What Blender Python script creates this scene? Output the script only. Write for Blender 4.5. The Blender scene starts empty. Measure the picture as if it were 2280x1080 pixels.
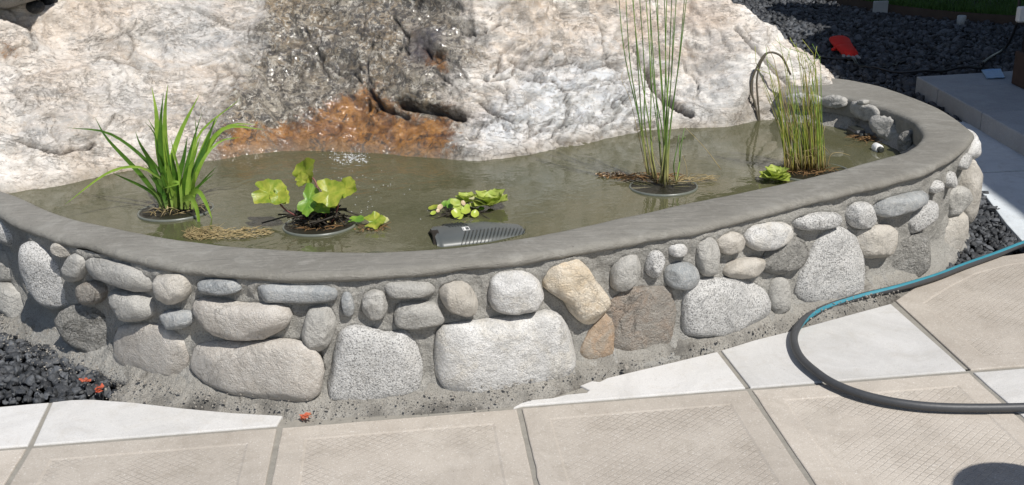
import bpy, math, random
import numpy as np
from mathutils import Matrix, Vector
random.seed(7); RNG = np.random.default_rng(11)
sc = bpy.context.scene
COL = sc.collection
# ------------------------------------------------------------------ camera
W, H = 2280.0, 1080.0
F, PITCH, ROLL, CAMH = 2350.6, 0.35543, -0.03176, 1.34762
cam = bpy.data.objects.new('camera', bpy.data.cameras.new('camera')); COL.objects.link(cam)
cam.matrix_world = Matrix.Translation((0, 0, CAMH)) @ Matrix.Rotation(math.pi/2 - PITCH, 4, 'X') @ Matrix.Rotation(ROLL, 4, 'Z')
cam.data.sensor_width = 36; cam.data.lens = 36*F/W; cam.data.clip_start = .05; cam.data.clip_end = 500
sc.camera = cam
# ------------------------------------------------------------------ light
SUN_EL, SUN_AZ = math.radians(54), math.radians(35)      # azimuth: turned to the right from straight behind the camera
SV = Vector((math.sin(SUN_AZ)*math.cos(SUN_EL), -math.cos(SUN_AZ)*math.cos(SUN_EL), math.sin(SUN_EL)))
sl = bpy.data.lights.new('sun', 'SUN'); sl.energy = 4.7; sl.angle = math.radians(.5); sl.color = (1, .965, .91)
so = bpy.data.objects.new('sun', sl); COL.objects.link(so); so.rotation_euler = SV.to_track_quat('Z', 'Y').to_euler(); so.location = (3, -4, 8)
wd = bpy.data.worlds.new('World'); sc.world = wd; wd.use_nodes = True
nt = wd.node_tree; nt.nodes.clear()
sky = nt.nodes.new('ShaderNodeTexSky'); sky.sky_type = 'NISHITA'; sky.sun_disc = False
sky.sun_elevation = SUN_EL; sky.sun_rotation = math.pi - SUN_AZ
bg = nt.nodes.new('ShaderNodeBackground'); bg.inputs[1].default_value = .09
wo = nt.nodes.new('ShaderNodeOutputWorld'); nt.links.new(sky.outputs[0], bg.inputs[0]); nt.links.new(bg.outputs[0], wo.inputs[0])
sc.view_settings.view_transform = 'Standard'; sc.view_settings.look = 'None'; sc.view_settings.gamma = 1
sc.view_settings.use_curve_mapping = False; sc.view_settings.exposure = 0.10
sc.render.engine = 'CYCLES'
sc.cycles.max_bounces = 7; sc.cycles.transparent_max_bounces = 8

# ------------------------------------------------------------------ geometry helpers
cr, sr = math.cos(ROLL), math.sin(ROLL)
cp, sp = math.cos(PITCH), math.sin(PITCH)
def ray(p):
    x = (p[0]-W/2)/F; y = -(p[1]-H/2)/F
    x, y = cr*x - sr*y, sr*x + cr*y
    return np.array([x, cp + y*sp, -sp + y*cp])
def at(x, y, z=0.0):
    d = ray((x, y)); t = (z-CAMH)/d[2]; return np.array([d[0]*t, d[1]*t, z])
def atY(x, y, Y):
    d = ray((x, y)); t = Y/d[1]; return np.array([d[0]*t, Y, CAMH+d[2]*t])
def proj(P):
    P = np.asarray(P); X = P[..., 0]; Y = P[..., 1]; Z = P[..., 2]-CAMH
    dep = Y*cp - Z*sp; up = Y*sp + Z*cp
    x = X/dep; y = up/dep
    x, y = cr*x + sr*y, -sr*x + cr*y
    return W/2 + x*F, H/2 - y*F
def hash3(i, j, k, s):
    h = (i*374761393 + j*668265263 + k*2147483647 + s*974634777) & 0xFFFFFFFF
    h = ((h ^ (h >> 13))*1274126177) & 0xFFFFFFFF
    h = ((h ^ (h >> 15))*2246822519) & 0xFFFFFFFF
    return h ^ (h >> 16)
G = np.array([[1,1,0],[-1,1,0],[1,-1,0],[-1,-1,0],[1,0,1],[-1,0,1],[1,0,-1],[-1,0,-1],[0,1,1],[0,-1,1],[0,1,-1],[0,-1,-1],[1,1,0],[-1,1,0],[0,-1,1],[0,-1,-1]], float)
def perlin(P, s=0):
    P = np.asarray(P, float); f = np.floor(P); r = P-f; I = f.astype(np.int64)
    u = r*r*r*(r*(r*6-15)+10); out = 0
    for a in (0, 1):
        for b in (0, 1):
            for c in (0, 1):
                g = G[hash3(I[..., 0]+a, I[..., 1]+b, I[..., 2]+c, s) & 15]
                d = ((r-np.array([a, b, c]))*g).sum(-1)
                w = (u[..., 0] if a else 1-u[..., 0])*(u[..., 1] if b else 1-u[..., 1])*(u[..., 2] if c else 1-u[..., 2])
                out = out + w*d
    return out
def fbm(P, scale=1, octv=4, s=0, ridge=False):
    P = np.asarray(P)*scale; a = 1; o = 0; n = 0
    for k in range(octv):
        v = perlin(P, s+k)
        if ridge: v = 1-2*np.abs(v)*1.6
        o = o + a*v; n += a; a *= .5; P = P*2.03+17.3
    return o/n
def spline(pts, n, closed=False):
    P = [np.asarray(p, float) for p in pts]; m = len(P); segs = m if closed else m-1; D = []
    for i in range(segs):
        a = P[(i-1) % m] if closed or i > 0 else 2*P[0]-P[1]
        b = P[i]; c = P[(i+1) % m]
        d = P[(i+2) % m] if closed or i+2 < m else 2*P[-1]-P[-2]
        for t in np.linspace(0, 1, 12, endpoint=False):
            D.append(.5*((2*b)+(-a+c)*t+(2*a-5*b+4*c-d)*t*t+(-a+3*b-3*c+d)*t**3))
    D.append(P[0] if closed else P[-1]); D = np.array(D)
    L = np.r_[0, np.cumsum(np.linalg.norm(np.diff(D, axis=0), axis=1))]
    q = np.linspace(0, L[-1], n+1 if closed else n)
    R = np.stack([np.interp(q, L, D[:, k]) for k in range(D.shape[1])], 1)
    return R[:-1] if closed else R
def seg_dist(px, py, line):
    d = np.full(np.shape(px), 1e9)
    for (a, b), (c, e) in zip(line[:-1], line[1:]):
        vx, vy = c-a, e-b; t = np.clip(((px-a)*vx+(py-b)*vy)/(vx*vx+vy*vy+1e-9), 0, 1)
        d = np.minimum(d, np.hypot(px-a-t*vx, py-b-t*vy))
    return d
def poly_sd(px, py, poly):      # signed distance, positive inside
    ins = np.zeros(np.shape(px), bool); n = len(poly)
    for i in range(n):
        (x1, y1), (x2, y2) = poly[i], poly[(i+1) % n]
        if y1 == y2: continue
        c = ((y1 > py) != (y2 > py)) & (px < (x2-x1)*(py-y1)/(y2-y1)+x1); ins ^= c
    d = seg_dist(px, py, list(poly)+[poly[0]])
    return np.where(ins, d, -d)
def sstep(a, b, x):
    t = np.clip((x-a)/(b-a), 0, 1); return t*t*(3-2*t)

def tag(o, label=None, cat=None, group=None, kind=None):
    if label: o['label'] = label
    if cat: o['category'] = cat
    if group: o['group'] = group
    if kind: o['kind'] = kind
    return o
def link(name, me, parent=None, loc=None):
    o = bpy.data.objects.new(name, me); COL.objects.link(o)
    if parent: o.parent = parent
    if loc is not None: o.location = loc
    return o
def empty(name, loc=(0, 0, 0)):
    o = bpy.data.objects.new(name, None); COL.objects.link(o); o.location = loc; o.empty_display_size = .05; return o
def mesh(name, V, Fc, mats, parent=None, loc=None, smooth=True, fm=None):
    """loc: world position of the origin; V are world coordinates and are made local to it."""
    V = np.asarray(V, float)
    base = np.zeros(3) if loc is None else np.asarray(loc, float)
    me = bpy.data.meshes.new(name)
    if isinstance(Fc, np.ndarray):
        n, k = Fc.shape
        me.vertices.add(len(V)); me.vertices.foreach_set('co', (V-base).astype(np.float32).ravel())
        me.loops.add(n*k); me.loops.foreach_set('vertex_index', Fc.astype(np.int32).ravel())
        me.polygons.add(n); me.polygons.foreach_set('loop_start', np.arange(0, n*k, k, dtype=np.int32))
        me.update(calc_edges=True)
    else:
        me.from_pydata([tuple(v) for v in V-base], [], [tuple(f) for f in Fc]); me.update()
    for m in (mats if isinstance(mats, (list, tuple)) else [mats]): me.materials.append(m)
    if smooth: me.polygons.foreach_set('use_smooth', np.ones(len(me.polygons), bool))
    if fm is not None: me.polygons.foreach_set('material_index', np.asarray(fm, np.int32))
    o = bpy.data.objects.new(name, me); COL.objects.link(o)
    if parent:
        o.parent = parent; pb = np.array(parent.matrix_basis.translation)
        pp = parent.parent
        while pp: pb = pb + np.array(pp.matrix_basis.translation); pp = pp.parent
        o.location = base-pb
    else: o.location = base
    return o
def grid_faces(n, m, wrap=False):
    i = np.arange(n-1)[:, None]; mm = m if wrap else m-1; j = np.arange(mm)[None, :]; j2 = (j+1) % m
    return np.stack([(i*m+j).ravel(), (i*m+j2).ravel(), ((i+1)*m+j2).ravel(), ((i+1)*m+j).ravel()], 1)
def tube_vf(P, r, k=8, off=0):
    P = np.asarray(P, float); n = len(P); r = np.broadcast_to(np.asarray(r, float), (n,))
    T = np.gradient(P, axis=0); T /= np.linalg.norm(T, axis=1)[:, None]+1e-12
    up = np.array([0, 0, 1.]) if abs(T[0, 2]) < .8 else np.array([1., 0, 0]); V = []
    a = np.linspace(0, 2*math.pi, k, endpoint=False); N = np.cross(T[0], up); N /= np.linalg.norm(N)
    for i in range(n):
        N = N-T[i]*N.dot(T[i]); N /= np.linalg.norm(N)+1e-12; B = np.cross(T[i], N)
        V.append(P[i]+r[i]*(np.cos(a)[:, None]*N+np.sin(a)[:, None]*B))
    V = np.concatenate(V); Fq = [tuple(f) for f in grid_faces(n, k, True)]
    Fq += [tuple(range(k))[::-1], tuple(range((n-1)*k, n*k))]
    return V, [tuple(i+off for i in f) for f in Fq]
def join(parts):
    V = []; Fc = []; o = 0
    for v, f in parts:
        V.append(np.asarray(v)); Fc += [tuple(i+o for i in q) for q in f]; o += len(v)
    return np.concatenate(V), Fc
def box_vf(c, s, R=None, bev=0.0):
    c = np.array(c, float); h = np.array(s, float)/2
    if bev <= 0:
        V = np.array([[x, y, z] for x in (-1, 1) for y in (-1, 1) for z in (-1, 1)])*h
        Fq = [(0,1,3,2),(4,6,7,5),(0,4,5,1),(2,3,7,6),(0,2,6,4),(1,5,7,3)]
    else:
        V = []; idx = {}
        for x in (-1, 1):
            for y in (-1, 1):
                for z in (-1, 1):
                    for ax in range(3):
                        v = np.array([x, y, z])*(h-bev); v[ax] = np.array([x, y, z])[ax]*h[ax]
                        idx[(x, y, z, ax)] = len(V); V.append(v)
        V = np.array(V); Fq = []
        for ax in range(3):
            a, b = [q for q in range(3) if q != ax]
            for sgn in (-1, 1):
                f = []
                for (p, q) in ((-1, -1), (1, -1), (1, 1), (-1, 1)):
                    k = [0, 0, 0]; k[ax] = sgn; k[a] = p; k[b] = q; f.append(idx[(*k, ax)])
                Fq.append(tuple(f))
        for ax in range(3):       # edges parallel to ax
            a, b = [q for q in range(3) if q != ax]
            for p in (-1, 1):
                for q in (-1, 1):
                    k0 = [0, 0, 0]; k1 = [0, 0, 0]; k0[ax] = -1; k1[ax] = 1; k0[a] = k1[a] = p; k0[b] = k1[b] = q
                    Fq.append((idx[(*k0, a)], idx[(*k1, a)], idx[(*k1, b)], idx[(*k0, b)]))
        for x in (-1, 1):
            for y in (-1, 1):
                for z in (-1, 1): Fq.append(tuple(idx[(x, y, z, q)] for q in range(3)))
    if R is not None: V = V @ np.array(R).T
    return V+c, Fq
def rotz(a): c, s = math.cos(a), math.sin(a); return np.array([[c, -s, 0], [s, c, 0], [0, 0, 1.]])
ICO = {}
def ico(sub):
    if sub not in ICO:
        import bmesh
        b = bmesh.new(); bmesh.ops.create_icosphere(b, subdivisions=sub, radius=1); b.verts.ensure_lookup_table()
        ICO[sub] = (np.array([v.co[:] for v in b.verts]), np.array([[v.index for v in f.verts] for f in b.faces])); b.free()
    return ICO[sub]

# ------------------------------------------------------------------ materials
class NT:
    def __init__(s, name):
        s.m = bpy.data.materials.new(name); s.m.use_nodes = True; s.t = s.m.node_tree; s.t.nodes.clear()
        s.out = s.n('ShaderNodeOutputMaterial'); s.tc = s.n('ShaderNodeTexCoord'); s._co = None
    def n(s, ty, **kw):
        x = s.t.nodes.new(ty)
        for k, v in kw.items(): setattr(x, k, v)
        return x
    def l(s, a, b):
        if hasattr(a, 'is_output') or hasattr(a, 'links'): s.t.links.new(a, b)
        elif a is not None: b.default_value = a
    def co(s, rnd=False):
        if s._co is None:
            s._co = s.tc.outputs['Object']
            if rnd:
                oi = s.n('ShaderNodeObjectInfo'); a = s.n('ShaderNodeVectorMath', operation='SCALE'); s.t.links.new(oi.outputs['Location'], a.inputs[0]); a.inputs['Scale'].default_value = 7.3
                b = s.n('ShaderNodeVectorMath', operation='ADD'); s.t.links.new(s._co, b.inputs[0]); s.t.links.new(a.outputs[0], b.inputs[1]); s._co = b.outputs[0]
        return s._co
    def noise(s, sc_, det=3, rough=.6, dist=0, vec=None, out=0):
        x = s.n('ShaderNodeTexNoise'); x.inputs['Scale'].default_value = sc_; x.inputs['Detail'].default_value = det
        x.inputs['Roughness'].default_value = rough; x.inputs['Distortion'].default_value = dist; s.l(vec or s.co(), x.inputs['Vector']); return x.outputs[out]
    def vor(s, sc_, feat='F1', vec=None, out='Distance'):
        x = s.n('ShaderNodeTexVoronoi', feature=feat); x.inputs['Scale'].default_value = sc_; s.l(vec or s.co(), x.inputs['Vector']); return x.outputs[out]
    def ramp(s, fac, stops, interp='LINEAR'):
        x = s.n('ShaderNodeValToRGB'); x.color_ramp.interpolation = interp; e = x.color_ramp.elements
        while len(e) < len(stops): e.new(.5)
        for q, (p, c) in zip(e, stops):
            q.position = p; q.color = (c, c, c, 1) if isinstance(c, (int, float)) else (*c, 1)
        s.l(fac, x.inputs[0]); return x.outputs[0]
    def mix(s, fac, a, b, mode='MIX'):
        x = s.n('ShaderNodeMix', data_type='RGBA', blend_type=mode)
        s.l(fac, x.inputs[0]); s.l(c4(a), x.inputs[6]); s.l(c4(b), x.inputs[7]); return x.outputs[2]
    def math(s, op, a, b=0.0, clamp=False):
        x = s.n('ShaderNodeMath', operation=op, use_clamp=clamp); s.l(a, x.inputs[0]); s.l(b, x.inputs[1]); return x.outputs[0]
    def bump(s, h, strength=.5, dist=.01, normal=None):
        x = s.n('ShaderNodeBump'); x.inputs['Strength'].default_value = strength; x.inputs['Distance'].default_value = dist
        s.l(h, x.inputs['Height'])
        if normal is not None: s.l(normal, x.inputs['Normal'])
        return x.outputs[0]
    def attr(s, name, out='Color'):
        x = s.n('ShaderNodeAttribute', attribute_name=name); return x.outputs[out]
    def bsdf(s, col, rough=.8, normal=None, spec=.5, **kw):
        x = s.n('ShaderNodeBsdfPrincipled'); s.l(c4(col), x.inputs['Base Color']); s.l(rough, x.inputs['Roughness'])
        if normal is not None: s.l(normal, x.inputs['Normal'])
        s.l(spec, x.inputs['Specular IOR Level'])
        for k, v in kw.items(): s.l(v, x.inputs[k.replace('_', ' ')])
        return x.outputs[0]
    def done(s, sh): s.t.links.new(sh, s.out.inputs[0]); return s.m
def c4(c): return (*c, 1) if isinstance(c, tuple) and len(c) == 3 else c

def plain(name, col, rough=.6, var=.25, scale=30, bump=.2, spec=.4, bd=.002):
    t = NT(name); t.co(True); f = t.noise(scale, 3)
    d = tuple(c*(1-var) for c in col); b = tuple(min(1, c*(1+var)) for c in col)
    return t.done(t.bsdf(t.mix(f, d, b), rough, t.bump(t.noise(scale*4, 3), bump, bd), spec))
def leafmat(name, c1, c2, base=None, trans=.35, rough=.4, scale=25):
    t = NT(name); t.co(True); col = t.mix(t.ramp(t.noise(scale, 3), [(.35, 0), (.65, 1)]), c1, c2)
    if base is not None:                       # colour that changes along the blade, from the grow attribute
        col = t.mix(t.ramp(t.attr('grow', 'Fac'), [(.0, 1), (.28, 0)]), col, base)
    nb = t.bump(t.noise(scale*5, 2), .25, .002)
    a = t.bsdf(col, rough, nb, .4); tr = t.n('ShaderNodeBsdfTranslucent'); t.l(t.mix(.35, col, (.55, .7, .08)), tr.inputs[0])
    m = t.n('ShaderNodeMixShader'); m.inputs[0].default_value = trans; t.l(a, m.inputs[1]); t.l(tr.outputs[0], m.inputs[2])
    return t.done(m.outputs[0])
def stonemat(name, c1, c2, dark, speck=.35, sscale=160, big=9, rough=.85, stain=None, stain_amt=.4, vein=0.0, bump=.5):
    t = NT(name); t.co(True); sscale *= 1.9
    col = t.mix(t.ramp(t.noise(big, 4, .65, .6), [(.35, 0), (.66, 1)]), c1, c2)
    if stain is not None: col = t.mix(t.math('MULTIPLY', t.ramp(t.noise(big*.7+3, 5, .7, 1.2), [(.48, 0), (.66, 1)]), stain_amt), col, stain)
    if vein:
        w = t.noise(big*2.2, 5, .6, 2.2); v = t.ramp(w, [(.46, 0), (.5, 1), (.54, 0)]); col = t.mix(t.math('MULTIPLY', v, vein), col, (.62, .6, .56))
    sp_ = t.ramp(t.noise(sscale, 3, .75), [(.50, 0), (.60, 1)])
    sp2 = t.ramp(t.noise(sscale*1.7, 2, .6, .3), [(.58, 0), (.66, 1)])
    col = t.mix(t.math('MULTIPLY', sp_, speck), col, dark)
    col = t.mix(t.math('MULTIPLY', sp2, speck*.9), col, (.66, .64, .6))
    # cement smears left on the stones
    col = t.mix(t.math('MULTIPLY', t.ramp(t.noise(23, 5, .72, .4), [(.52, 0), (.68, 1)]), .35), col, (.33, .315, .285))
    crk = t.math('MULTIPLY', t.ramp(t.noise(big*.8, 6, .66, 1.3), [(.486, 0), (.5, 1), (.514, 0)]), t.ramp(t.noise(big*.6, 2), [(.47, 0), (.56, 1)]))
    col = t.mix(t.math('MULTIPLY', crk, .55), col, tuple(q*.35 for q in c1)); col = t.mix(t.math('MULTIPLY', t.ramp(t.noise(big*.9+4, 4, .7, .5), [(.52, 0), (.62, 1)]), .4), col, tuple(q*.68 for q in c1))
    h = t.math('ADD', t.noise(sscale*.9, 4, .7), t.math('MULTIPLY', t.noise(38, 5, .7, .5), 2.6)); h = t.math('SUBTRACT', h, t.math('MULTIPLY', crk, .9))
    h = t.math('SUBTRACT', h, t.math('MULTIPLY', t.ramp(t.vor(150), [(.08, 1), (.25, 0)]), .35))
    return t.done(t.bsdf(col, rough, t.bump(h, bump, .011), .25))

MAT = {}
MAT['grey'] = stonemat('stone_grey', (.36, .35, .325), (.47, .455, .42), (.14, .135, .13), .4, 130)
MAT['granite'] = stonemat('stone_granite', (.50, .495, .48), (.60, .59, .57), (.07, .07, .07), .8, 120, rough=.8)
MAT['white'] = stonemat('stone_white', (.52, .51, .49), (.68, .67, .65), (.2, .2, .2), .5, 120, stain=(.55, .47, .33), stain_amt=.3)
MAT['pink'] = stonemat('stone_pink', (.46, .42, .37), (.53, .495, .45), (.2, .18, .16), .3, 140, vein=.5)
MAT['beige'] = stonemat('stone_beige', (.45, .415, .36), (.54, .51, .46), (.22, .19, .15), .28, 130)
MAT['tan'] = stonemat('stone_tan', (.64, .55, .42), (.76, .70, .60), (.26, .17, .09), .3, 110, stain=(.58, .41, .22), stain_amt=.5, bump=.6)
MAT['blue'] = stonemat('stone_bluegrey', (.29, .305, .31), (.40, .41, .41), (.14, .15, .16), .35, 160, vein=.4)
MAT['rough'] = stonemat('stone_rough', (.31, .30, .275), (.43, .415, .385), (.12, .12, .11), .5, 90, bump=1.0)
MAT['rust'] = stonemat('stone_rust', (.40, .29, .20), (.36, .31, .25), (.2, .13, .08), .3, 100, stain=(.46, .27, .14), stain_amt=.6)
MAT['brown'] = stonemat('stone_brown', (.30, .275, .24), (.36, .33, .29), (.16, .13, .11), .4, 110, stain=(.36, .22, .13), stain_amt=.4, bump=.8)

def mortar_mat(name, c1, c2, wet=None, bs=1.0):
    t = NT(name); col = t.mix(t.ramp(t.noise(7, 5, .65, .5), [(.35, 0), (.65, 1)]), c1, c2)
    if wet is not None: col = t.mix(t.ramp(t.noise(5, 6, .7, .8), [(.54, 0), (.66, 1)]), col, wet)
    col = t.mix(t.math('MULTIPLY', t.ramp(t.noise(260, 2), [(.5, 0), (.62, 1)]), .5), col, tuple(c*.45 for c in c1))
    col = t.mix(t.math('MULTIPLY', t.ramp(t.noise(190, 2), [(.6, 0), (.68, 1)]), .4), col, (.5, .48, .44))
    if wet is not None: col = t.mix(t.math('MULTIPLY', t.attr('dirt', 'Fac'), .85), col, (.07, .066, .06))
    h = t.math('ADD', t.noise(150, 5, .75), t.math('MULTIPLY', t.noise(45, 4, .7), 1.2))
    return t.done(t.bsdf(col, .92, t.bump(h, bs, .008), .2))
MAT['mortar'] = mortar_mat('mortar', (.32, .31, .285), (.42, .405, .37))
MAT['apron'] = mortar_mat('mortar_apron', (.30, .285, .255), (.41, .39, .35), (.13, .118, .10), 1.0)
def cap_mat():
    t = NT('cap_cement'); co = t.co()
    col = t.mix(t.ramp(t.noise(3.2, 5, .6, .6), [(.3, 0), (.7, 1)]), (.172, .163, .141), (.228, .218, .193))
    col = t.mix(t.math('MULTIPLY', t.ramp(t.noise(26, 5, .7, 1.5), [(.5, 0), (.75, 1)]), .5), col, (.30, .285, .255))
    col = t.mix(t.math('MULTIPLY', t.ramp(t.noise(420, 2), [(.58, 0), (.68, 1)]), .6), col, (.12, .11, .1))
    pits = t.ramp(t.vor(30), [(.05, 1), (.09, 0)]); pits = t.math('MULTIPLY', pits, t.ramp(t.noise(9, 1), [(.5, 0), (.6, 1)]))
    col = t.mix(t.math('MULTIPLY', pits, .8), col, (.1, .09, .08))
    h = t.math('ADD', t.math('MULTIPLY', t.noise(300, 3, .7), .35), t.math('MULTIPLY', t.noise(11, 5, .6, .6), 1.1))
    h = t.math('SUBTRACT', h, t.math('MULTIPLY', pits, 1.5))
    mp = t.n('ShaderNodeMapping'); t.l(t.co(), mp.inputs[0]); mp.inputs['Scale'].default_value = (.25, 1.6, 1.0)
    h = t.math('ADD', h, t.math('MULTIPLY', t.ramp(t.noise(26, 5, .7, .5, mp.outputs[0]), [(.42, 0), (.6, 1)]), .8))
    col = t.mix(t.math('MULTIPLY', t.ramp(t.noise(5, 6, .75, 1.6), [(.52, 0), (.62, 1)]), .3), col, (.33, .32, .29))
    return t.done(t.bsdf(col, .75, t.bump(h, .55, .005), .3))
MAT['cap'] = cap_mat()
def slab_mat(name, c1, c2, hatch=False, dirt=(.2, .17, .13), dirt_amt=.3):
    t = NT(name); t.co(True); raw = t.tc.outputs['Object']
    col = t.mix(t.ramp(t.noise(4.5, 5, .65, .4), [(.3, 0), (.7, 1)]), c1, c2)
    col = t.mix(t.math('MULTIPLY', t.ramp(t.noise(14, 6, .75, 1.0), [(.5, 0), (.72, 1)]), dirt_amt), col, dirt)
    col = t.mix(t.math('MULTIPLY', t.ramp(t.noise(330, 2, .7), [(.56, 0), (.66, 1)]), .35), col, tuple(c*.55 for c in c1))
    col = t.mix(t.math('MULTIPLY', t.ramp(t.noise(210, 2, .7, .5), [(.6, 0), (.68, 1)]), .5), col, (.68, .66, .62))
    oi = t.n('ShaderNodeObjectInfo'); hv = t.n('ShaderNodeHueSaturation'); t.l(t.math('ADD', t.math('MULTIPLY', oi.outputs['Random'], .16), .92), hv.inputs['Value']); t.l(col, hv.inputs['Color']); col = hv.outputs[0]
    col = t.mix(t.math('MULTIPLY', t.ramp(t.noise(2.2, 6, .7, 1.2), [(.5, 0), (.6, 1)]), .22), col, tuple(q*.62 for q in c1))
    sp_ = t.math('MULTIPLY', t.ramp(t.vor(62), [(.05, 1), (.10, 0)]), t.ramp(t.noise(11, 2), [(.55, 0), (.6, 1)]))
    col = t.mix(t.math('MULTIPLY', sp_, .75), col, (.12, .11, .1))
    h = t.math('ADD', t.math('MULTIPLY', t.noise(380, 3, .7), .3), t.math('MULTIPLY', t.noise(60, 4, .7), .5))
    if hatch:
        s3 = t.n('ShaderNodeSeparateXYZ'); wv = t.n('ShaderNodeVectorMath', operation='ADD'); t.l(raw, wv.inputs[0])
        nz = t.n('ShaderNodeVectorMath', operation='SCALE'); t.l(t.noise(9, 2, out=1), nz.inputs[0]); nz.inputs['Scale'].default_value = .006; t.l(nz.outputs[0], wv.inputs[1])
        t.l(wv.outputs[0], s3.inputs[0]); x, y = s3.outputs[0], s3.outputs[1]; gs = []
        for a, b in ((1, .55), (1, -.55)):
            v = t.math('ADD', t.math('MULTIPLY', x, a*38), t.math('MULTIPLY', y, b*90)); v = t.math('PINGPONG', v, .5)
            gs.append(t.ramp(v, [(.02, 1), (.10, 0)]))
        g = t.math('MAXIMUM', gs[0], gs[1]); wear = t.math('MULTIPLY', t.ramp(t.noise(3.4, 4, .6), [(.40, .0), (.66, 1)]), t.ramp(t.noise(60, 3, .7), [(.35, .3), (.55, 1)]))
        g = t.math('MULTIPLY', g, wear); h = t.math('SUBTRACT', h, t.math('MULTIPLY', g, 1.6))
        col = t.mix(t.math('MULTIPLY', g, .28), col, tuple(c*.6 for c in c1))
    return t.done(t.bsdf(col, .88, t.bump(h, .5, .003), .2))
MAT['slab'] = slab_mat('slab_beige', (.395, .352, .302), (.475, .432, .378))
MAT['slab_in'] = slab_mat('slab_beige_pattern', (.395, .352, .302), (.475, .432, .378), True)
MAT['slab_w'] = slab_mat('slab_white', (.52, .51, .49), (.60, .59, .575), False, (.42, .38, .32), .35)
MAT['joint'] = plain('joint_sand', (.25, .235, .205), .95, .3, 40, .6)
MAT['gravel'] = None
def gravel_mat():
    t = NT('lava_rock'); col = t.mix(t.ramp(t.attr('tone', 'Fac'), [(0, 0), (1, 1)]), (.016, .018, .021), (.105, .112, .122))
    col = t.mix(t.math('MULTIPLY', t.ramp(t.noise(120, 3), [(.5, 0), (.75, 1)]), .5), col, (.13, .13, .13))
    h = t.noise(160, 4, .7); return t.done(t.bsdf(col, .62, t.bump(h, .7, .004), .45))
MAT['gravel'] = gravel_mat()
MAT['soil'] = plain('wet_soil', (.16, .115, .07), .35, .35, 18, .7, .5)
MAT['bed'] = plain('black_bed', (.02, .02, .02), .9, .3, 18, .5)
MAT['lawn_soil'] = plain('lawn_soil', (.03, .05, .015), .95, .3, 18, .5)

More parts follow.
